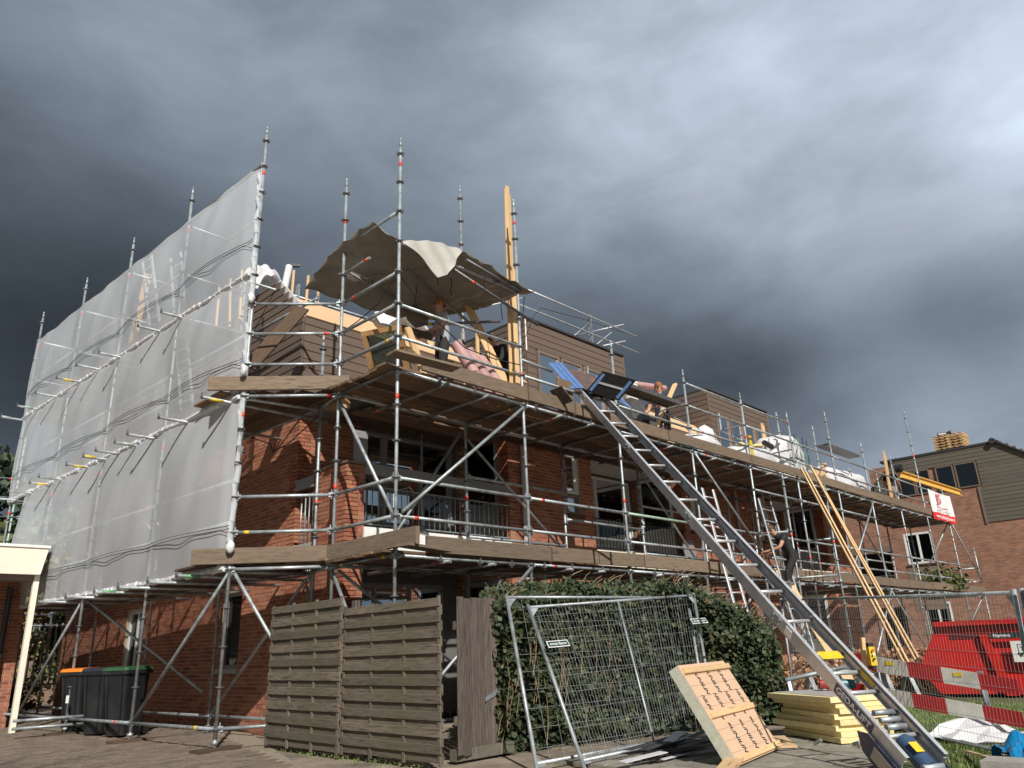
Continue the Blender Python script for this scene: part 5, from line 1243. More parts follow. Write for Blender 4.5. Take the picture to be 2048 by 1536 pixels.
q = MB(); q.grid([[(9.05+.16*i+.05*math.sin(j*1.9), 2.95-.11*j-.1*i, G+.01+(.26*(1-abs(i-2.5)/3)*(1-j/7) if i < 4 else .02)+.03*math.sin(i*2+j*3)) for j in range(6)] for i in range(6)])
o = q.build('white_sheet', bagm, smooth=False); tag(o, 'crumpled white plastic sheet on the grass behind the lift foot', 'plastic sheet')
crumple('white_sheet', 'flat white plastic rags lying on the grass beside the lift', 'plastic sheet', bagm, 9.0, 3.02, G+.005, .34, .14, .09, 9, amp=.7)
tag(beam('slat', (8.2, 2.35, G+.05), (7.35, 1.95, G+.12), .04, .015, pine, None), 'thin pale slat lying from the lift foot to the blue sheet', 'slat')
# dark offcuts under the leaning fences
dk = M('dark_offcut', (.05, .052, .058), .45, var=.3, scale=6)
for k in range(16):
    x, y = 7.1+rnd.uniform(-.7, 1.0), 4.75+rnd.uniform(-.22, .22); a_ = rnd.uniform(-.5, .35); l_ = rnd.uniform(.4, .9)
    o = beam('dark_strip', (x-l_/2*math.cos(a_), y-l_/2*math.sin(a_), G+.015+.008*k), (x+l_/2*math.cos(a_), y+l_/2*math.sin(a_), G+.02+.01*k+rnd.uniform(0, .03)), rnd.uniform(.06, .13), .006, dk if k % 5 else bagm, None)
    o['label'] = ('dark cladding offcut under the leaning site fences, '+['', 'lowest in the heap', 'second from the bottom', 'third from the bottom', 'fourth from the bottom', '', 'just below the middle', 'in the middle of the heap', 'just above the middle', 'above the first pale strip', '', 'fifth from the top', 'fourth from the top', 'third from the top', 'second from the top', ''][k]) if k % 5 else 'pale plastic strip among the dark offcuts, '+{0: 'on the ground', 5: 'low in the heap', 10: 'high in the heap', 15: 'topmost'}[k]; o['category'] = 'offcut'; o['group'] = 'dark offcuts under the site fences' if k % 5 else 'pale strips among the offcuts'
for k, (x, y) in enumerate(((8.95, 4.1), (8.8, 3.95), (8.55, 3.5), (8.4, 3.85), (8.65, 3.7))):
    o = beam('pipe_offcut', (x, y, G+.02), (x+rnd.uniform(-.12, .12), y-rnd.uniform(.05, .16), G+.04+.02*(k % 2)), .04, .03, wirem, None); o['label'] = 'short grey plastic offcut on the tiles by the foam stack, '+['farthest from the viewer', 'second farthest', 'nearest to the lift foot', 'nearest to the leaning panel', 'in the middle'][k]; o['category'] = 'offcut'; o['group'] = 'grey offcuts by the foam stack'
# bare soil bank and hose in the gap behind the gate
b = MB(); b.path([(5.7, 7.6, .45), (6.2, 7.55, .42), (6.9, 7.5, .40)], .035, 8); tag(b.build('drain_hose', blackr), 'thick black corrugated hose in the gap beside the plank gate', 'hose')

# ================================================================ TIMBER
def batt(lab, p0, p1, w_, t_, mat=pine, cat='timber', grp=None, nm='timber', up=(0, 0, 1)):
    o = beam(nm, p0, p1, w_, t_, mat, None, up=up); tag(o, lab, cat, grp); return o
for k, (a_, b_) in enumerate((((18.25, 7.62, 5.05), (15.35, 4.95, G)), ((18.5, 7.62, 5.0), (15.45, 4.90, G)), ((18.85, 7.62, 5.2), (15.62, 4.82, G)), ((18.97, 7.62, 5.12), (15.74, 4.78, G)))):
    batt(['leftmost', 'second from the left', 'third from the left', 'rightmost'][k]+' long pine batten leaning from the ground on the upper deck', a_, b_, .035, .055, grp='long pine battens leaning on the scaffold')
batt('wide pine plank leaning on the lower deck behind the site fence', (16.25, 7.65, 2.55), (15.0, 5.9, G), .22, .035)
for k in range(4):
    batt('tall pine board standing upright against the scaffold pole, '+['leftmost', 'second', 'third', 'shortest at the right'][k]+' in its bundle', (8.66+.032*k, 8.25-.02*k, zk(9)+.06), (8.70+.03*k, 8.22, [9.10, 9.18, 9.02, 7.5][k]), .09, .028, nm='pine_board', up=(0, 1, 0), grp='tall boards by the upright')
for k in range(4):
    batt('pine board leaning up to the tarpaulin, '+['leftmost', 'second', 'third', 'rightmost'][k]+' in its bundle', (8.72+.05*k, 8.25, zk(9)+.06), (8.12+.05*k, 8.75, 6.78-.02*k), .09, .03, nm='pine_board', up=(0, 1, 0), grp='boards leaning below the tarpaulin')
batt('dark wide board leaning across the corner of the attic', (5.18, 10.60, 5.45), (5.97, 10.45, 6.66), .26, .04, deckw, 'board', up=(-.72, -.60, .3))  # dark timber colour stands in for the board's shadow side
for k, (x, y) in enumerate(((6.55, 11.9), (6.75, 11.7), (7.1, 11.9))):
    batt('thin pine batten sticking up from the roof edge, '+['left', 'middle', 'right'][k]+' of three', (x, y, 7.3), (x+.02, y, 8.15-.12*k), .04, .04, grp='pine battens on the roof corner', up=(0, 1, 0))
for k, y in enumerate((13.0, 13.5, 14.0, 14.5, 16.2, 16.8, 17.5, 18.2, 19.0)):
    batt('pale roof batten behind the upper net, '+['first', 'second', 'third', 'fourth', 'fifth', 'sixth', 'seventh', 'eighth', 'last'][k]+' counted from the corner upright', (6.3+.03*(k % 3), y, 7.6), (6.3, y+.03, 8.7 if k < 4 else 8.45), .045, .045, grp='roof battens behind the net', up=(0, 1, 0))
batt('tall brown board standing behind the top net left of the ladder', (5.3, 16.6, 6.9), (5.3, 15.9, 9.2), .15, .03, ply)
for k, (x, y, h) in enumerate(((27.2, 8.4, 7.0), (27.45, 8.5, 6.9), (27.9, 8.6, 7.0))): batt('pine board standing on the far end of the upper deck, '+['left', 'middle', 'right'][k]+' of three', (x-.2, y, 4.9), (x, y, h), .14, .03, nm='pine_board', up=(0, 1, 0), grp='boards on the far deck')
batt('short pine batten standing beside the printed bag', (18.95, 8.8, 4.9), (19.0, 8.8, 6.62), .07, .05, up=(0, 1, 0)); batt('second short pine batten sticking out of the printed bag', (19.1, 8.85, 4.9), (19.17, 8.85, 6.6), .07, .05, up=(0, 1, 0))
batt('slanting round edged post behind the steel platform', (13.0, 8.4, 5.2), (14.28, 8.5, 6.62), .10, .05, pine)
yb = thing('crane_beam', 'yellow painted beam lying along the far rail above the banner', 'beam', (30, 8.2, 6.2))
b = MB(); b.bar((27.8, 8.2, 6.14), (35.0, 8.2, 6.14+.15), .10, .03); b.bar((27.8, 8.2, 6.36), (35.0, 8.2, 6.36+.15), .10, .03); b.bar((27.8, 8.23, 6.25), (35.0, 8.23, 6.4), .02, .2); b.build('girder', M('crane_yellow', (.75, .46, .10), .5, var=.1), yb)
b = MB(); b.tube((27.75, 8.1, 6.45), (27.75, 8.3, 6.45), .14, 14); b.build('pulley', blackr, yb)

# ================================================================ THINGS ON THE UPPER DECK
DZ = zk(9)+.075
stpine = wood('stained_pine', (.40, .235, .10), (.26, .14, .05), .5, grain=.6)
rw_ = thing('roof_window', 'pine framed roof window leaning on the corner rails', 'roof window', (6.4, 8.9, DZ))
def wbox(p0, u_, v_, w_, h_, t_, fr, parent):
    n = u_.cross(v_).normalized(); out = []
    for a, b_, c, d in ((0, w_, 0, fr), (0, w_, h_-fr, h_), (0, fr, fr, h_-fr), (w_-fr, w_, fr, h_-fr)):
        q = MB(); q.obox(p0+u_*((a+b_)/2)+v_*((c+d)/2), u_, v_, n, (b_-a)/2, (d-c)/2, t_/2); out.append(q.build('frame_member', stpine, parent))
    q = MB(); q.obox(p0+u_*w_/2+v_*h_/2-n*.01, u_, v_, n, w_/2-fr, h_/2-fr, .005); q.build('pane', glass, parent)
wu = Vector((.55, -.80, .10)).normalized(); wv = Vector((-.42, -.16, .93)).normalized(); wv = (wv-wu*wv.dot(wu)).normalized()
wbox(Vector((6.62, 9.22, DZ)), wu, wv, .62, 1.05, .11, .075, rw_)
wbox(Vector((6.80, 9.35, DZ)), wu, (wv+Vector((-.05, 0, 0))).normalized(), .62, 1.1, .06, .05, rw_)
b = MB(); b.box((6.9, 8.55, DZ), (7.3, 8.62, DZ+.02)); beam('frame_member', (7.1, 8.5, DZ), (6.70, 8.55, DZ+1.0), .12, .05, pine, rw_, up=(0, 1, 0))
for k, (a_, b_, lab) in enumerate((((6.75, 8.75, 5.95), (7.1, 8.45, 5.8), 'flat black flashing sheet folded over the roof window'), ((7.3, 8.6, DZ), (7.45, 8.55, 5.45), 'black flashing sheet standing on the deck right of the roof window'), ((7.48, 8.6, DZ), (7.42, 8.5, 5.50), 'second black flashing sheet beside the worker in grey'))):
    batt(lab, a_, b_, .28, .012, steelblack, 'flashing', nm='flashing')
b = MB(); b.box((6.15, 9.9, DZ+.0), (6.6, 10.2, DZ+.24)); o = b.build('cardboard_box', M('cardboard', (.42, .30, .19), .8)); tag(o, 'small cardboard box on the corner deck behind the rails', 'box')
q = MB(); q.box((6.145, 9.98, DZ+.08), (6.149, 10.12, DZ+.16)); q.build('label_sticker', whitep, o)
for k in range(4): batt('pine offcut on the corner deck near the cardboard box, '+['lowest', 'second', 'third', 'topmost'][k]+' of the pile', (6.0, 9.4+.09*k, DZ+.03*k), (6.45, 9.75+.1*k, DZ+.02+.03*k), .1, .03, nm='pine_offcut', grp='pine offcuts on the corner deck')
pinkm = sheetmat('pink_film', (.66, .42, .40), .3, .45, bump=.25)
for k in range(3):
    b = MB(); x = 7.62+.26*k; b.tube((x+.45, 8.15, DZ-.02), (x-.02, 8.45, DZ+.95-.06*k), .095, 20); b.tube((x+.455, 8.145, DZ-.03), (x+.45, 8.15, DZ), .085, 16)
    tag(b.build('film_roll', pinkm, smooth=False), ['left', 'middle', 'right'][k]+' one of three pink wrapped rolls leaning on the toe board', 'roll', 'pink wrapped rolls')
b = MB(); b.tube((14.3, 9.6, 6.92), (15.6, 9.6, 7.10), .075, 20); tag(b.build('film_roll', pinkm), 'long pink roll behind the man in sunglasses', 'roll')
b = MB(); b.tube((12.95, 8.8, 6.02), (12.95, 8.8, 6.38), .14, 20, .16); b.tube((12.95, 8.8, 6.38), (12.95, 8.8, 6.42), .17, 20); bu = b.build('bucket', whitep); tag(bu, 'white plastic bucket above the steel platform', 'bucket')
b = MB(); b.box((12.7, 8.65, 4.9), (13.2, 9.1, 6.02)); tag(b.build('crate_stack', galv_dark), 'dark stacked crates under the white bucket', 'crates')
# heaps, tools
crumple('cable_bundle', 'black and white cable bundle heaped on the deck behind the lift', 'bundle', sheetmat('dark_film', (.05, .05, .055), .1, .3), 9.3, 8.5, DZ, .45, .2, .42, 21, n=26, amp=.8)
batt('dark cladding board hanging over the toe board under the lift', (9.45, 7.72, 5.0), (9.2, 7.75, 5.22), .3, .02, fenced, 'board'); batt('brown board standing upright behind the lift rail', (9.62, 7.9, DZ), (9.62, 7.9, 5.5), .4, .03, deckw, 'board', up=(0, 1, 0))
batt('big plywood sheet lying on the upper deck behind the lift', (9.0, 8.6, 5.0), (11.4, 8.6, 5.05), .9, .02, ply, 'plywood'); batt('plywood sheet leaning on the deck left of the white bags', (11.7, 8.35, 5.28), (14.2, 8.35, 5.15), .5, .02, ply, 'plywood', up=(0, -.8, .6))
sw = thing('roof_saw', 'black and teal circular saw standing on the toe board', 'power tool', (12.2, 8.0, 5.1))
b = MB(); b.prism([(11.95, 7.95, 5.12), (12.55, 7.95, 5.10), (12.45, 7.95, 5.34), (12.15, 7.95, 5.40)], Y, .2); b.build('body', steelblack, sw); b = MB(); b.tube((12.3, 7.93, 5.2), (12.3, 7.90, 5.2), .12, 16); b.build('blade_guard', galv_dark, sw)
b = MB(); b.box((13.6, 8.1, DZ), (14.2, 8.4, DZ+.22)); cr_ = b.build('crate', M('teal_crate', (.01, .13, .15), .5)); tag(cr_, 'teal plastic crate on the deck left of the first white bag', 'crate')
def bag(lab, c, s, seed, mat=bagm, sub=True):
    rr = np.random.default_rng(seed); b = MB(); n = 22; m_ = 14; Pg = []
    for j in range(m_+1):
        t = j/m_; row = []
        for i in range(n+1):
            a = 2*math.pi*(i % n)/n; ca_, sa_ = math.cos(a), math.sin(a); k = (abs(ca_)**2.6+abs(sa_)**2.6)**(-1/2.6)
            rad = k*(1+.06*math.sin(3*a+seed+t*4)+.05*math.sin(7*a+t*9+seed)); z = t
            prof = (1-.12*(2*t-1)**2) if t < .8 else (1-.12*.36)*math.sqrt(max(0, 1-((t-.8)/.2)**2)*.92+.08*(t < 1))
            row.append((c[0]+s[0]*rad*ca_*prof, c[1]+s[1]*rad*sa_*prof, c[2]+s[2]*(z+.05*math.sin(2*a+seed)*t)))
        Pg.append(row)
    b.grid(Pg); o = b.build('bulk_bag', mat, smooth=True); tag(o, lab, 'bag', 'white bulk bags on the upper deck'); return o
bag('full white bulk bag on the deck, nearest to the teal crate', (15.0, 8.55, DZ), (.62, .4, .62), 1); 
bag('tall crumpled white bag standing behind the first bulk bag', (16.1, 8.9, DZ), (.25, .2, 1.15), 2)
b2_ = bag('wide white bulk bag with yellow strap and foam offcuts on top', (17.4, 8.5, DZ), (.95, .42, .72), 3)
q = MB(); q.box((16.60, 8.05, 5.15), (16.72, 8.07, 5.72)); q.build('strap', yelp, b2_)
for k in range(6): batt('yellow foam offcut on the wide white bag, '+['leftmost', 'second', 'third', 'fourth', 'fifth', 'rightmost'][k]+' of six', (16.9+.2*k, 8.5+.1*math.sin(k), 5.66+.02*k), (17.4+.16*k, 8.6, 5.72+.03*(k % 3)), .14, .05, foam, 'foam offcut', nm='foam_offcut', grp='foam offcuts on the wide bag')
b = MB(); b.tube((17.7, 8.2, 5.74), (18.4, 8.35, 5.78), .07, 14); tag(b.build('black_pipe', blackr), 'black pipe lying on top of the wide white bag', 'pipe')
b3 = bag('tall bag printed with rows of dark and green words', (19.45, 8.6, DZ), (.85, .45, 1.38), 4)
Mb = Matrix(((1, 0, 0, 0), (0, 0, -1, 0), (0, 1, 0, 0), (0, 0, 0, 1)))
grt = M('green_lettering', (.12, .38, .16), .6); 
for k in range(5):
    for j in range(3):
        s_ = ['redspar', 'Therm', 'redspar'][(j+k) % 3]; p = Vector((18.95+.24*k, 8.60-.535, DZ+.28+.40*j+.05*(k % 2)))
        text('lettering', s_, .17, grt if s_ == 'Therm' else blackt, b3, Matrix.Translation(p) @ Mb @ Matrix.Rotation(R(80), 4, 'Z'), .001, width=.36, bold=.002)
b4 = bag('white sheet covered load beyond the printed bag', (22.6, 8.6, DZ), (1.5, .45, .85), 6)
bag('round topped white bag at the far end of the covered load', (24.2, 8.7, DZ), (.75, .4, 1.05), 8)
bag('black rubbish bag between the two white bulk bags', (16.35, 8.35, DZ), (.35, .25, .4), 9, sheetmat('black_bag', (.02, .02, .022), .05, .3))
batt('plywood board lying in front of the covered load', (20.6, 8.2, 5.35), (23.6, 8.2, 5.1), .35, .02, ply, 'plywood', up=(0, -1, .3))
wb_ = bag('white bag with yellow strap on the roof of the first dormer', (13.1, 11.75, 8.40), (.42, .3, .42), 10); q = MB(); q.box((12.85, 11.43, 8.45), (12.91, 11.46, 8.78)); q.build('strap', yelp, wb_)
for k in range(3): batt(['left', 'middle', 'right'][k]+' of three pine stubs between the roof and the first dormer', (10.8+.45*k, 11.75, 7.5), (10.8+.45*k, 11.75, 8.0+.1*k), .08, .05, grp='pine stubs beside the dormer', up=(0, 1, 0))
crumple('white_sheet', 'crumpled white foil on the roof behind the worker in grey', 'plastic sheet', bagm, 8.9, 11.6, 7.35, .7, .3, .5, 31, n=24, amp=.7)
crumple('white_sheet', 'white bag heap on the roof corner seen through the top net', 'plastic sheet', bagm, 6.6, 13.2, 8.0, .4, .4, .7, 33, n=24, amp=.6)
pipe_ = thing('vent_pipe', 'white vent pipe with label rising from the roof corner', 'pipe', (6.8, 12.6, 8))
b = MB(); b.tube((6.75, 12.6, 7.9), (6.85, 12.6, 8.62), .07, 16); b.build('tube', whitep, pipe_); b = MB(); b.bar((6.85, 12.58, 8.63), (7.05, 12.55, 8.68), .08, .05); b.build('clamp', galv_dark, pipe_)
# roof guard rail
rg = thing('roof_guard_rail', 'tube guard rail with posts along the roof above the dormers', 'guard rail', (12, 11.7, 8.4))
tube('rail', (5.75, 12.3, 7.83), (12.8, 12.3, 7.93), RT, galv, rg); tube('rail', (12.6, 11.7, 9.77), (17.78, 11.7, 9.77), .022, alu, rg); tube('rail', (9.2, 11.7, 9.25), (17.8, 11.7, 9.25), .022, alu, rg)
for x, y, z0, z1 in ((6.9, 12.3, 7.5, 8.1), (8.9, 12.3, 7.5, 8.0), (15.6, 11.75, 8.4, 9.85), (12.4, 11.8, 8.4, 9.8)): b = MB(); b.bar((x, y, z0), (x, y, z1), .12, .03, up=(1, 0, 0)); b.build('post', galv, rg)
for x in (15.6, 16.6): tube('strut', (x, 11.75, 9.6), (x-.9, 12.9, 8.5), .018, galv, rg)
tube('strut', (16.9, 11.5, 9.85), (16.1, 13.0, 9.7), .018, alu, rg); tube('strut', (16.9, 11.5, 9.33), (16.1, 13.0, 9.2), .018, alu, rg)
tube('strut', (12.6, 11.5, 9.33), (11.2, 12.9, 8.9), .018, alu, rg); tube('strut', (12.6, 11.6, 9.8), (11.0, 13.0, 9.4), .018, alu, rg)
ct = MB(); ct.path([(8.7, 7.9, 6.8), (9.8, 9.0, 6.9), (11.5, 10.5, 7.9), (13.5, 11.7, 9.4), (15.5, 11.7, 9.62), (17.2, 11.7, 9.72)], .008, 5); tag(ct.build('power_cable', blackr), 'black cable sagging from the tarpaulin to the roof guard rail', 'cable')
ct = MB(); ct.path([(5.99, 7.87, 6.3), (6.6, 7.95, 5.9), (7.4, 8.0, 5.55), (8.0, 7.95, 5.5), (8.6, 7.9, 5.52)], .009, 5); tag(ct.build('power_cable', blackr), 'black cable hanging from the corner upright to the right', 'cable')
ct = MB(); ct.path([(5.97, 7.86, 6.3), (5.95, 8.3, 5.95), (5.95, 8.8, 5.85), (5.99, 9.24, 5.84)], .008, 5); tag(ct.build('power_cable', blackr), 'black cable sagging between the two corner uprights', 'cable')
ct = MB(); ct.path([(6.15, 10.0, 4.75), (5.95, 10.6, 4.35), (5.9, 11.0, 4.28), (6.0, 11.3, 4.5), (5.9, 11.8, 4.7)], .009, 5); tag(ct.build('power_cable', blackr), 'black cable loop under the upper deck at the brick corner', 'cable')
# banner
bn = thing('banner', 'white and red company banner tied to the far end of the upper deck', 'banner', (30.2, 7.75, 5))
b = MB(); b.grid([[(28.85+2.55*i/20, 7.74+.03*math.sin(i*.9)*(j/6), 5.80-.04*math.sin(math.pi*i/20)+(-.0)-(.78*j/6)) for i in range(21)] for j in range(7)]); b.build('cloth', M('banner_white', (.85, .85, .86), .5, var=.04), bn)
b = MB(); b.grid([[(28.85+2.55*i/20, 7.735+.03*math.sin(i*.9), 5.02-.26*j/2) for i in range(21)] for j in range(3)]); b.build('red_strip', M('banner_red', (.75, .03, .03), .5, var=.04), bn)
def btx(s_, x, z, size, mat, wdt, bold=0): text('lettering', s_, size, mat, bn, Matrix.Translation((x, 7.70, z)) @ Mb, .001, width=wdt, bold=bold)
btx('JS', 29.75, 5.52, .46, redt, .60, .004); btx('dakwerken & gevels', 30.1, 5.10, .12, M('grey_lettering', (.4, .4, .4), .6), 1.6); btx('www.jsdakgebouw.nl', 30.12, 4.88, .19, white, 2.1, .002)
b = MB(); b.bar((29.4, 7.705, 5.22), (30.7, 7.705, 5.22), .004, .02, up=Z); b.build('line', redt, bn)
for x in (28.87, 31.38): b = MB(); b.path([(x, 7.74, 5.76), (x, 7.85, 5.9)], .006, 4); b.build('tie', blackr, bn)
# plant pile at the far end of the lower deck
pb_ = thing('cut_greenery', 'heap of cut green branches on the far end of the lower deck', 'plants', (30.2, 8.2, 2.4))
leaves(1500, lambda: (30.0+r.normal(0, .55), 8.2+r.normal(0, .25), 2.42+abs(r.normal(0, .28))), .13, leafy, 'foliage', pb_)
b = MB(); b.tube((28.3, 8.3, 2.42), (28.3, 8.3, 2.62), .3, 14, .34); tag(b.build('tub', whitep), 'white tub on the lower deck left of the green heap', 'tub')
# tub / panels on lower deck
tag(beam('panel_sheet', (16.0, 9.55, 2.45), (15.9, 9.62, 3.35), .5, .03, greyfr, None, up=(0, 1, 0)), 'grey panel leaning on the brick wall left of the worker on the ladder', 'panel')
tag(beam('hazard_bar', (15.2, 7.80, zk(13)), (16.0, 7.80, zk(13)-.03), .06, .06, yelp, None), 'yellow and black hazard bar on the middle rail by the ladder', 'hazard bar')
hz = bpy.data.objects['hazard_bar']
for k in range(5): q = MB(); q.box((15.26+.16*k, 7.765, zk(13)-.035-.005*k), (15.33+.16*k, 7.835, zk(13)+.036-.005*k)); q.build('stripe', blackr, hz)
# ================================================================ PEOPLE
skinm = M('skin', (.50, .27, .18), .5, var=.06)
hairb = M('brown_hair', (.09, .05, .03), .7, var=.3, scale=40, bump=.5); hairr = M('ginger_hair', (.28, .10, .04), .7, var=.3, scale=40, bump=.5)
def person(lab, loc, face, J, mats, hair=hairb, scale=1.0, cap=None, glasses=False):
    """J: joints in metres in the figure's own frame (x = forward, y = left, z = up). One skinned body, clothes by region."""
    rt = thing('person', lab, 'person', loc)
    RM = Matrix.Translation(loc) @ Matrix.Rotation(face, 4, 'Z') @ Matrix.Scale(scale, 4)
    rad = dict(pelvis=.135, belly=.125, chest=.15, neckb=.085, neck=.055, head=.088, crown=.085, top=.05)
    order = ['pelvis', 'belly', 'chest', 'neckb', 'neck', 'head', 'crown', 'top']
    V = []; E_ = []; Rr_ = []; reg = []
    def add(p, r_, g, par=None):
        V.append(Vector(p)); Rr_.append(r_); reg.append(g)
        if par is not None: E_.append((par, len(V)-1))
        return len(V)-1
    hd = Vector(J['head']); nk = Vector(J['neck']); hup = (hd-nk).normalized()
    ip = add(J['pelvis'], .13, 'leg'); ib = add(Vector(J['pelvis']).lerp(Vector(J['chest']), .45), .12, 'top', ip); ic = add(J['chest'], .145, 'top', ib)
    inb = add(Vector(J['chest']).lerp(nk, .7), .085, 'top', ic); ink = add(nk, .052, 'skin', inb); ih = add(nk.lerp(hd, .55), .075, 'skin', ink); ih2 = add(hd, .092, 'skin', ih); ih3 = add(hd+hup*.075, .075, 'skin', ih2)
    for s in ('l', 'r'):
        sg = 1 if s == 'l' else -1
        sh = add(J['sh'+s], .062, 'top', ic); mid = add(Vector(J['sh'+s]).lerp(Vector(J['el'+s]), .5), .052, 'top', sh); el = add(J['el'+s], .042, 'fore', mid); wr = add(J['ha'+s], .028, 'fore', el)
        d = (Vector(J['ha'+s])-Vector(J['el'+s])).normalized(); sdv_ = d.orthogonal().normalized(); pm = add(Vector(J['ha'+s])+d*.06, .034, 'skin', wr)
        for f in range(5):
            o = sdv_*((f-2)*.017); ln = [.05, .085, .095, .085, .065][f]; a = add(Vector(J['ha'+s])+d*.09+o, .010, 'skin', pm); add(Vector(J['ha'+s])+d*(.09+ln)+o*1.1-d.cross(sdv_)*.025, .0085, 'skin', a)
        hp = add(J['hip'+s], .098, 'leg', ip); th = add(Vector(J['hip'+s]).lerp(Vector(J['kn'+s]), .5), .085, 'leg', hp); kn = add(J['kn'+s], .062, 'leg', th); cf = add(Vector(J['kn'+s]).lerp(Vector(J['an'+s]), .4), .062, 'leg', kn); an = add(J['an'+s], .045, 'shoe', cf)
        fw_ = Vector(J.get('foot'+s, (.16, 0, -.06))); add(Vector(J['an'+s])+fw_, .042, 'shoe', an)
    me = bpy.data.meshes.new('body'); me.from_pydata([tuple(v) for v in V], E_, [])
    o = bpy.data.objects.new('body', me); COL.objects.link(o)
    md = o.modifiers.new('skin', 'SKIN'); md.use_smooth_shade = True
    for i, q in enumerate(me.skin_vertices[0].data): q.radius = (Rr_[i], Rr_[i]*(1.0)); q.use_root = (i == 0)
    for i in (ib, ic): me.skin_vertices[0].data[i].radius = (Rr_[i]*1.25, Rr_[i]*.85)
    o.modifiers.new('sub', 'SUBSURF').levels = 1; bpy.context.view_layer.update()
    ev = o.evaluated_get(bpy.context.evaluated_depsgraph_get()); m2 = bpy.data.meshes.new_from_object(ev); bpy.data.objects.remove(o)
    keys = ['top', 'leg', 'skin', 'fore', 'shoe']; m2.materials.clear()
    for k in keys: m2.materials.append(mats.get(k, skinm if k in ('skin', 'fore') else mats['leg']))
    segs_ = [(V[a], V[b], reg[b], Rr_[a], Rr_[b]) for a, b in E_]
    for p in m2.polygons:
        c = p.center; best = 9; g = 'top'
        for a, b, rg_, ra, rb in segs_:
            ab = b-a; t = max(0, min(1, (c-a).dot(ab)/max(1e-9, ab.dot(ab)))); dd = (a+ab*t-c).length
            dd -= ra+(rb-ra)*t
            if dd < best: best = dd; g = rg_
        p.material_index = keys.index(g); p.use_smooth = True
    ob = bpy.data.objects.new('body', m2); link(ob, rt, RM)
    # head details
    fwd = Vector(J.get('look', (1, 0, 0))).normalized(); fwd = (fwd-hup*fwd.dot(hup)).normalized(); sd_ = hup.cross(fwd)
    b = MB(); n = 14; m_ = 8; Pg = []
    for j in range(m_+1):
        ph = math.pi*.60*j/m_; Pg.append([tuple(hd+hup*.02+(hup*math.cos(ph)*.125+(fwd*math.cos(a)*.105+sd_*math.sin(a)*.098)*math.sin(ph))*(1 if not (abs(math.atan2(math.sin(a), math.cos(a))) < 1.05 and ph > 1.0) else .84)-fwd*.012) for a in [2*math.pi*i/n for i in range(n+1)]])
    b.grid(Pg); h = b.build('hair', cap or hair, None, smooth=True); 
    c_ = WM[h].copy(); COL.objects.unlink(h); link(h, rt, RM @ c_)
    def dot(name, p, r_, mat):
        q = MB(); bm_ = bmesh.new(); bmesh.ops.create_uvsphere(bm_, u_segments=8, v_segments=6, radius=r_); 
        me_ = bpy.data.meshes.new(name); bm_.to_mesh(me_); bm_.free(); me_.materials.append(mat); oo = bpy.data.objects.new(name, me_); link(oo, rt, RM @ Matrix.Translation(p))
    dot('nose', hd+fwd*.095-hup*.005, .016, skinm)
    for sg in (-1, 1): dot('eye', hd+fwd*.082+sd_*(sg*.033)+hup*.02, .014 if not glasses else .026, blackr); dot('ear', hd+sd_*(sg*.092), .020, skinm)
    dot('mouth', hd+fwd*.084-hup*.045, .014, M('lip', (.35, .12, .1), .5))
    return rt
greyt = M('light_grey_shirt', (.36, .37, .38), .85, var=.12, scale=12, bump=.3); darkt = M('dark_work_trousers', (.022, .021, .023), .85, var=.3, scale=12, bump=.3); blk = M('black_shirt', (.022, .023, .026), .85, var=.3, scale=12, bump=.2)
boot = M('grey_work_boots', (.12, .11, .10), .8, var=.3); darkg = M('khaki_trousers', (.10, .095, .07), .85, var=.3, scale=10); blueb = M('dark_blue_jacket', (.03, .035, .06), .8, var=.2)
stand = dict(pelvis=(0,0,.96), chest=(.01,0,1.32), neck=(.03,0,1.49), head=(.06,0,1.62), shl=(0,.19,1.42), shr=(0,-.19,1.42), ell=(.04,.25,1.14), elr=(.04,-.25,1.14), hal=(.22,.18,1.0), har=(.22,-.18,1.0), hipl=(0,.09,.90), hipr=(0,-.09,.90), knl=(.04,.11,.50), knr=(.02,-.11,.50), anl=(-.02,.12,.09), anr=(0,-.12,.09), look=(1,0,-.15))
aw_ = R(43.56)
J = dict(stand); J.update(pelvis=(0,0,.96), chest=(-.02,0,1.34), head=(.05,0,1.64), ell=(.10,.24,1.16), elr=(.10,-.24,1.15), hal=(.30,.06,1.10), har=(.32,-.05,1.06), look=(1,0,-.35))
person('worker in a light grey shirt and dark trousers standing under the tarpaulin', (7.46, 8.62, DZ-.02), R(160), J, dict(top=greyt, leg=darkt, shoe=boot), hair=hairr, scale=1.0)
J = dict(stand); J.update(pelvis=(-.12,0,.90), chest=(.08,0,1.20), neck=(.18,0,1.32), head=(.26,0,1.42), shl=(.08,.19,1.28), shr=(.08,-.19,1.28), ell=(.20,.25,1.0), elr=(.22,-.24,1.0), hal=(.38,.16,.86), har=(.40,-.12,.84), hipl=(-.12,.09,.86), hipr=(-.12,-.09,.86), knl=(.10,.12,.50), knr=(-.12,-.11,.46), anl=(.22,.12,.09), anr=(-.34,-.12,.09), look=(1,0,-.7))
person('worker in black cap and dark clothes bending behind the tall pine boards', (8.98, 8.75, DZ-.02), R(170), J, dict(top=blk, leg=darkg, shoe=boot, fore=blk), cap=steelblack)
J = dict(stand); J.update(ell=(.12,.30,1.18), elr=(.05,-.28,1.15), hal=(.34,.12,1.12), har=(.25,-.28,1.05), look=(1,-.2,0))
person('red haired man in sunglasses looking over the steel platform', (14.0, 8.75, DZ-.02), R(195), J, dict(top=blueb, leg=darkt, shoe=boot), hair=hairr, glasses=True, scale=1.02)
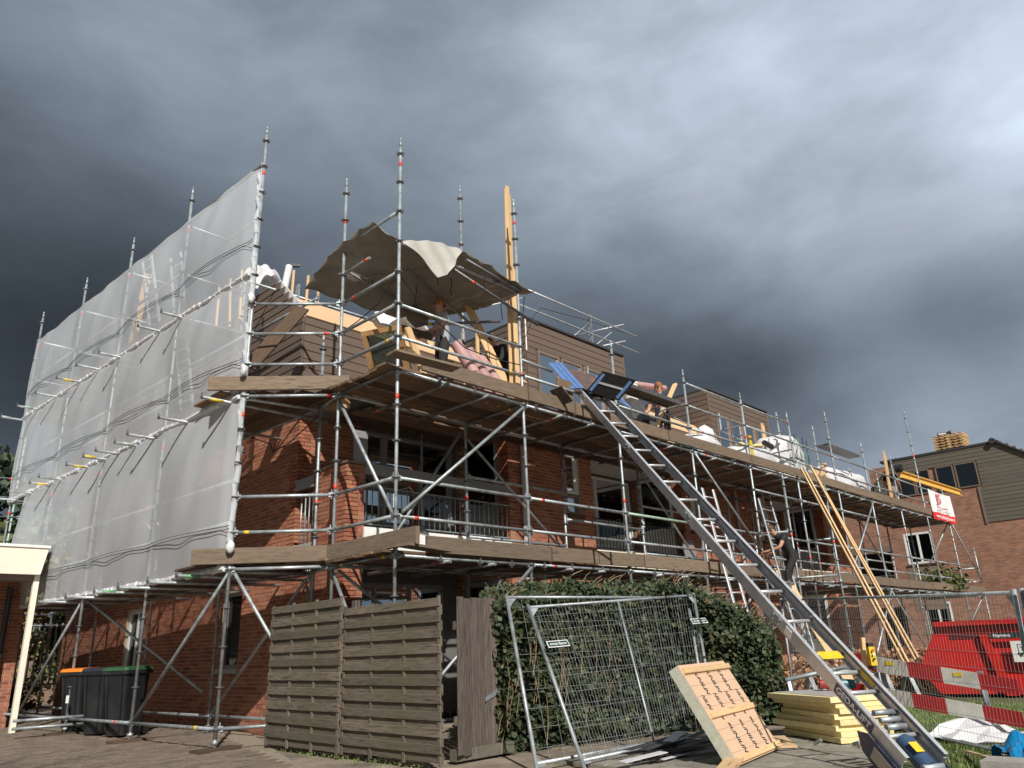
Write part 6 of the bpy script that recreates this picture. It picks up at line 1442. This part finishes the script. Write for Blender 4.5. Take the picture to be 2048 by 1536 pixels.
J = dict(stand); J.update(pelvis=(-.20,0,.93), chest=(-.02,0,1.25), neck=(.10,0,1.38), head=(.20,0,1.47), shl=(-.02,.19,1.33), shr=(-.02,-.19,1.33), ell=(.14,.27,1.08), elr=(.02,-.30,1.06), hal=(.36,.15,1.02), har=(.28,-.16,.96), hipl=(-.20,.09,.89), hipr=(-.20,-.09,.89), knl=(.02,.12,.56), knr=(-.10,-.11,.48), anl=(.02,.12,.17), anr=(-.12,-.12,.09), look=(1,0,-.8))
person('curly haired worker in black t-shirt and black trousers standing on the ladder', (16.0, 7.38, 1.86), R(135), J, dict(top=blk, leg=darkt, shoe=boot), hair=hairb, scale=1.0)
J = dict(stand); J.update(chest=(.12,0,1.25), neck=(.25,0,1.38), head=(.33,0,1.46), look=(1,0,-.5))
camo = ramp_obj('mottled_trousers', [(.2, .17, .13), (.35, .3, .26), (.1, .09, .08)], .9)
person('worker in mottled trousers leaning on the yellow beam at the far end', (27.9, 8.6, DZ-.02), R(-10), J, dict(top=blk, leg=M('mottled_cloth', (.28, .25, .22), .9, var=.6, scale=30), shoe=boot), hair=hairb)

# ================================================================ FAR HOUSE
fb = thing('brick_house', 'brick house with olive brown clad upper floor at the right end of the street', 'building', (38, 8, 0))
def fbrick():
    m = M('far_brickwork', (.30, .145, .09), .9, var=.18, scale=3, spot=(.27, .12, .07), spotamt=.6, spotscale=1.2); n = m.node_tree.nodes; l = m.node_tree.links; b = n['Principled BSDF']
    tc = n.new('ShaderNodeTexCoord'); sp = n.new('ShaderNodeSeparateXYZ'); l.new(tc.outputs['Object'], sp.inputs[0]); cb_ = n.new('ShaderNodeCombineXYZ'); l.new(sp.outputs[1], cb_.inputs[0]); l.new(sp.outputs[2], cb_.inputs[1])
    br = n.new('ShaderNodeTexBrick'); l.new(cb_.outputs[0], br.inputs[0]); br.inputs['Scale'].default_value = 1; br.inputs['Brick Width'].default_value = .22; br.inputs['Row Height'].default_value = .0655; br.inputs['Mortar Size'].default_value = .009; br.inputs['Color1'].default_value = (1.25, 1.2, 1.1, 1); br.inputs['Color2'].default_value = (.7, .7, .75, 1); br.inputs['Mortar'].default_value = (1.0, 1.35, 1.7, 1)
    mi = n.new('ShaderNodeMix'); mi.data_type = 'RGBA'; mi.blend_type = 'MULTIPLY'; mi.inputs[0].default_value = 1; src = b.inputs['Base Color'].links[0].from_socket; l.new(src, mi.inputs[6]); l.new(br.outputs['Color'], mi.inputs[7]); l.new(mi.outputs[2], b.inputs['Base Color'])
    return m
FX = 38.0; fbm = fbrick()
fh = [(10.45, 11.65, 4.0, 5.38), (12.35, 14.0, 2.6, 4.65), (10.3, 11.35, .9, 2.3), (12.2, 13.4, .1, 2.2)]
wv_ = MB(); wall_panels(wv_, (FX, 0, 0), Y, -X, -1.5, 15.5, 0, 7.05, fh, .3)
wv_.box((FX+.02, 8.0, 7.05), (FX+.3, 12.6, 8.6)); wv_.build('wall', fbm, fb)
def ly(z):      # right-hand part of the cladding comes down lower
    top_r = 7.07-(8.76-z)*1.45 if z > 5.4 else 5
    return (max(-1.4, 7.0-max(0, (8.76-z))*1.4), 12.5-max(0, z-7.6)*1.0)
hol = [(8.0, 11.4, 7.0, 8.2)]
cladding(fb, (FX, 0, 0), Y, -X, lambda z: (ly(z)[0], 8.12) if z < 7.0 else (ly(z)[0], ly(z)[1]), 5.45, 8.8, clad2, step=.17, holes=hol)
b = MB(); b.prism([(FX-.02, 8.12, 5.40), (FX-.02, 8.2, 5.40), (FX-.02, 8.2, 7.0), (FX-.02, 8.12, 7.0)], -X, .03); b.build('corner_trim', brownfr, fb)
b = MB(); b.prism([(FX+.01, 12.5, 7.0), (FX+.01, 12.5, 7.6), (FX+.01, 11.4, 8.74), (FX+.01, 7.05, 8.74), (FX+.01, -1.5, 2.9), (FX+.01, -1.5, 7.0)], X, .02) if False else None
for y0_, y1_ in ((8.05, 8.92), (8.98, 9.72), (9.98, 10.65), (10.68, 11.35)):
    window(fb, (FX, 0, 0), Y, -X, y0_, y1_, 7.05, 8.15, brownfr, 1, depth=-.02, fw=.05, curt=.8)
window(fb, (FX, 0, 0), Y, -X, *fh[0], whitep, 2, depth=.02, fw=.09, curt=.97); window(fb, (FX, 0, 0), Y, -X, *fh[2], whitep, 2, depth=.02, fw=.08, curt=.4); window(fb, (FX, 0, 0), Y, -X, *fh[3], brownfr, 2, depth=.2)
b = MB(); b.box((FX-.06, 10.4, 3.92), (FX+.02, 11.7, 3.99)); b.build('window_sill', M('dark_sill', (.09, .04, .03), .8), fb)
b = MB(); b.box((FX-.012, 10.45, 2.0), (FX+.01, 11.75, 3.9)); b.build('infill_panel', M('grey_brown_brick', (.20, .15, .11), .9, var=.3, scale=20), fb)
b = MB(); b.box((FX+1.4, 12.0, 2.4), (FX+1.5, 14.3, 4.9)); b.build('loggia_back', inside, fb)
rl = MB(); rl.bar((FX-.02, 12.35, 3.6), (FX-.02, 14.0, 3.6), .04, .04); rl.bar((FX-.02, 12.35, 2.7), (FX-.02, 14.0, 2.7), .04, .04); r_ = rl.build('balcony_rail', galv_dark, fb)
for k in range(14): tube('railing_bar', (FX-.02, 12.4+.12*k, 2.7), (FX-.02, 12.4+.12*k, 3.6), .012, galv_dark, r_, 5)
b = MB(); b.box((FX-.05, 12.2, 4.66), (FX+.05, 14.2, 4.95)); b.build('loggia_board', brownfr, fb)
# roof edge with tiles along the sloping side
b = MB(); b.box((FX-.06, 7.0, 8.78), (FX+5, 12.0, 8.88)); b.box((FX-.05, -1.5, 2.0), (FX-.04, -1.49, 2.01)); b.build('roof', darkroof, fb)
for k in range(26):
    y = 7.15-.33*k; z = 8.80-.236*k
    if z < 3: break
    b = MB(); b.prism([(FX-.14, y, z+.04), (FX-.14, y-.35, z-.21), (FX-.14, y-.35, z-.15), (FX-.14, y, z+.12)], X, 1.2); b.build('roof_tile', darkroof, fb)
b = MB(); b.tube((FX-.2, 7.2, 8.86), (FX+.6, 7.2, 8.86), .13, 12); b.build('ridge_tile', darkroof, fb)
b = MB(); b.prism([(FX-.1, 12.6, 7.55), (FX-.1, 11.35, 8.80), (FX-.1, 11.25, 8.90), (FX-.1, 12.75, 7.55)], X, 1); b.build('roof_tile', darkroof, fb)
# pallets on that roof
pal = []
for k in range(6):
    t = thing('pallet', 'wooden pallet stacked on the far roof, '+['lowest', 'second from below', 'third from below', 'third from the top', 'second from the top', 'topmost'][k], 'pallet', (FX+.8, 9.0, 8.92+k*.125), 'pallets on the far roof')
    z = 8.92+k*.125
    for j in range(5): q = MB(); q.box((FX+.4, 8.38+.26*j+.02*(k % 2), z+.085), (FX+1.3, 8.52+.26*j+.02*(k % 2), z+.105)); q.build('deck_board', pine, t)
    for xx in (.42, .85, 1.2): q = MB(); q.box((FX+xx, 8.36, z), (FX+xx+.09, 9.64, z+.022)); q.build('runner', ply, t); 
    for xx in (.42, .85, 1.2):
        for yy in (8.36, 8.95, 9.5): q = MB(); q.box((FX+xx, yy, z+.022), (FX+xx+.09, yy+.13, z+.085)); q.build('block', pine, t)
b = MB(); b.tube((FX+.7, 9.45, 9.75), (FX+.9, 9.1, 9.76), .1, 10); b.tube((FX+.9, 9.1, 9.76), (FX+.6, 8.8, 9.78), .09, 10); tag(b.build('felt_roll', galv_dark), 'grey rolls lying on top of the pallets on the far roof', 'roll')

# ================================================================ GARAGE
ga_ = thing('garage', 'garage with cream fascia and slender cream post at the left edge', 'building', (3, 17, G))
b = MB(); b.prism([(-3, 16.6, 3.29), (4.40, 16.6, 3.29), (4.32, 16.6, 2.80), (-3, 16.6, 2.80)], Y, .12); b.build('fascia', cream, ga_)
b = MB(); b.box((-3, 16.57, 3.292), (4.42, 22, 3.34)); b.build('roof_trim', whitep, ga_)
b = MB(); b.box((-3, 16.721, 2.90), (4.31, 22, 3.28)); b.build('roof', brownfr, ga_)
b = MB(); b.box((-3, 16.73, 2.70), (4.25, 17.1, 2.80)); b.build('beam', brownfr, ga_)
b = MB(); b.bar((4.31, 16.78, G), (4.31, 16.78, 2.80), .09, .09, up=(1, 0, 0)); b.build('post', cream, ga_)
b = MB(); b.box((4.0, 18.4, 0), (4.6, 21.5, 2.9)); b.build('wall', mortar, ga_)
BR2 = []
BRs = BR; n0 = len(BR); brick_face((0, 18.4, 0), X, -Y, 4.0, 4.6, 0, 2.85)
for i, (c, u, n, ln, nf) in enumerate(BR[n0:]):
    if n.y < -.5: q = bpy.data.objects.new('brick', bme.setdefault(round(ln, 2), MB().box((-round(ln, 2)/2, -.01, -.0275), (round(ln, 2)/2, .0075, .0275)).mesh('brick', brickm))); link(q, ga_, Matrix(((-1, 0, 0, c.x), (0, -1, 0, c.y), (0, 0, 1, c.z), (0, 0, 0, 1))))
for k in range(9): b = MB(); b.box((-3, 18.5, .1+.3*k), (3.99, 18.56, .39+.3*k)); b.build('door_panel', M('door_grey_%d' % k, (.25, .235, .22), .6), ga_)
b = MB(); b.tube((4.26, 18.25, .1), (4.26, 18.25, 2.7), .05, 12); b.build('drainpipe', M('black_pipe', (.03, .032, .035), .4), ga_)

# ================================================================ BINS
binm = M('bin_plastic', (.012, .015, .018), .45, var=.25, scale=5, bump=.12, spot=(.035, .033, .03), spotamt=.6, spotscale=2)
def wheelie(lab, x, y, rot, lid, grp='wheelie bins beside the netted scaffold'):
    t = thing('wheelie_bin', lab, 'bin', (x, y, G), grp); Mx = Matrix.Translation((x, y, G)) @ Matrix.Rotation(rot, 4, 'Z') @ Matrix.Diagonal((.80, .82, 1.0, 1))
    def part(name, b, mat, sm=False): o = bpy.data.objects.new(name, b.mesh(name, mat, sm)); link(o, t, Mx); return o
    def lv(w0, d0, z, y_off=0):  # rounded rectangle ring
        pts = []
        for sx, sy in ((1, -1), (1, 1), (-1, 1), (-1, -1)):
            for a in (0, .5, 1):
                an = {(1, -1): -math.pi/2, (1, 1): 0, (-1, 1): math.pi/2, (-1, -1): math.pi}[(sx, sy)]+a*math.pi/2; rr = .05
                pts.append((sx*(w0/2-rr)+rr*math.cos(an), sy*(d0/2-rr)+rr*math.sin(an)+y_off, z))
        return pts
    b = MB(); L_ = [lv(.42, .48, .03, .04), lv(.46, .54, .3, .03), lv(.54, .66, .93, 0), lv(.60, .74, .935, 0), lv(.60, .74, .985, 0)]; n = 12
    b.v = [p for l_ in L_ for p in l_]; b.f = [(k*n+i, k*n+(i+1) % n, (k+1)*n+(i+1) % n, (k+1)*n+i) for k in range(4) for i in range(n)]+[tuple(range(n-1, -1, -1))]; b.mi = [0]*len(b.f)
    for sx in (-.16, .16): b.bar((sx, -.235, .1), (sx, -.34, .9), .03, .02, up=(0, 1, 0))
    part('body', b, binm)
    b = MB(); a0 = lv(.61, .75, .99, 0); a1 = lv(.58, .70, 1.035, 0); a2 = lv(.40, .5, 1.05, 0); b.v = a0+a1+a2; b.f = [(k*n+i, k*n+(i+1) % n, (k+1)*n+(i+1) % n, (k+1)*n+i) for k in range(2) for i in range(n)]+[tuple(range(2*n, 3*n)), tuple(range(n-1, -1, -1))]; b.mi = [0]*len(b.f)
    b.box((-.24, .36, .985), (.24, .42, 1.03)); part('lid', b, lid)
    for sx in (-.27, .27): b = MB(); b.tube((sx-.03, .30, .10), (sx+.03, .30, .10), .10, 16); part('wheel', b, blackr)
    b = MB(); b.tube((-.25, .42, .95), (.25, .42, .95), .015, 8); part('handle', b, binm)
    return t
orng = M('orange_lid', (.75, .20, .02), .45, var=.06); grnl = M('green_lid', (.03, .09, .035), .45, var=.1); dkl = M('dark_blue_lid', (.02, .025, .04), .45, var=.1)
w1_ = wheelie('dark wheelie bin with bright orange lid, left of the three', 4.92, 15.35, R(-62), orng); wheelie('dark wheelie bin with dark lid, in the middle of the three', 4.98, 14.45, R(-62), dkl); wheelie('dark wheelie bin with green lid, right of the three', 5.05, 13.68, R(-62), grnl)
b = MB(); b.obox((4.62, 15.05, .62), Vector((.4, -.9, 0)).normalized(), Z, Vector((.9, .4, 0)).normalized(), .03, .06, .003); b.build('sticker', whitep, w1_)

# ================================================================ LEFT BACKGROUND
fg = thing('metal_gate', 'grey steel bar gate behind the end scaffold at the left', 'gate', (5.4, 20.6, G))
for k in range(9): tube('gate_bar', (5.05+.11*k, 20.6-.03*k, .75), (5.05+.11*k, 20.6-.03*k, 2.1-.0*k), .018, galv, fg, 6)
for z in (.78, 2.05): tube('gate_rail', (5.0, 20.6, z), (6.0, 20.36, z), .022, galv, fg)
def bush(lab, name, cx, cy, rx, ry, h, n, mat, size, seed, z0=G, cat='bush', core=None):
    rr = np.random.default_rng(seed); t = thing(name, lab, cat, (cx, cy, G))
    cl = [(rr.normal(0, .45), rr.normal(0, .45), rr.uniform(.15, .9), rr.uniform(.25, .5)) for _ in range(22)]
    def s():
        a, b_, c_, q = cl[rr.integers(len(cl))]; v = rr.normal(size=3); v /= np.linalg.norm(v); v *= q*rr.uniform(.6, 1)
        return (cx+rx*(a+v[0]), cy+ry*(b_+v[1]), z0+max(.02, h*(c_+v[2]*.45)))
    leaves(n, s, size, mat, 'foliage', t, rng=rr)
    b = MB()
    for k in range(5): a, b_, c_, q = cl[k]; b.path([(cx, cy, G), (cx+rx*a*.4, cy+ry*b_*.4, z0+h*c_*.5), (cx+rx*a, cy+ry*b_, z0+h*c_)], .05, 6, .015)
    b.build('trunk', barkm, t); return t
bush('ochre dry shrub behind the bins and the end scaffold', 'shrub', 6.3, 24.2, 1.2, .8, 3.0, 3500, ochre, .12, 41)
bush('green shrub growing at the far corner of the end wall', 'shrub', 7.0, 23.6, .8, .8, 3.4, 2500, leafy, .10, 42)
bush('low green plant behind the grey steel gate', 'shrub', 5.6, 21.6, .4, .4, .9, 700, leafy, .07, 43)
bush('dark conifer rising at the left edge behind the distant scaffold', 'tree', 5.8, 34.0, 3.2, 3, 9.0, 9000, leafd, .28, 44, cat='tree')
bush('yellow green tree seen dimly through the lowest net', 'tree', 9.5, 33.0, 3.5, 3, 7.2, 6000, leafy, .22, 45, cat='tree')
bush('dark evergreen tree behind the garage roof', 'tree', 1.5, 32.0, 3.5, 3, 7.5, 8000, leafd, .26, 46, cat='tree')
b = MB(); b.box((8.0, 30.5, 0), (30, 36, 3.0)); tag(b.build('garden_wall', M('far_wall', (.2, .13, .1), .9), None), 'low brick wall and sheds far behind the block', 'wall')
bin4 = wheelie('small dark bin beside the ochre shrub far behind the scaffold', 4.9, 21.3, R(200), dkl, grp=None)
# bare tree standing left of the camera; its branches dapple the drive
def bare_tree(x, y, h, seed):
    rr = random.Random(seed); b = MB()
    def grow(p, d, l, r_, lvl):
        q = p+d*l*.5+Vector((rr.uniform(-.06, .06), rr.uniform(-.06, .06), 0))*l; e = p+d*l; b.path([p, q, e], r_, 6 if lvl < 2 else 4, r_*.62)
        if lvl >= 5: return
        for k in range(3 if lvl < 4 else 2):
            dd = (d+Vector((rr.uniform(-.8, .8), rr.uniform(-.8, .8), rr.uniform(-.1, .5)))).normalized(); grow(p.lerp(e, rr.uniform(.6, 1)), dd, l*rr.uniform(.6, .8), r_*.55, lvl+1)
    grow(Vector((x, y, G)), Vector((0, 0, 1)), h*.36, .13, 0); o = b.build('bare_tree', barkm); tag(o, 'bare branched tree standing beside the drive left of the viewpoint', 'tree'); return o
bare_tree(-2.6, 3.2, 8.5, 5)
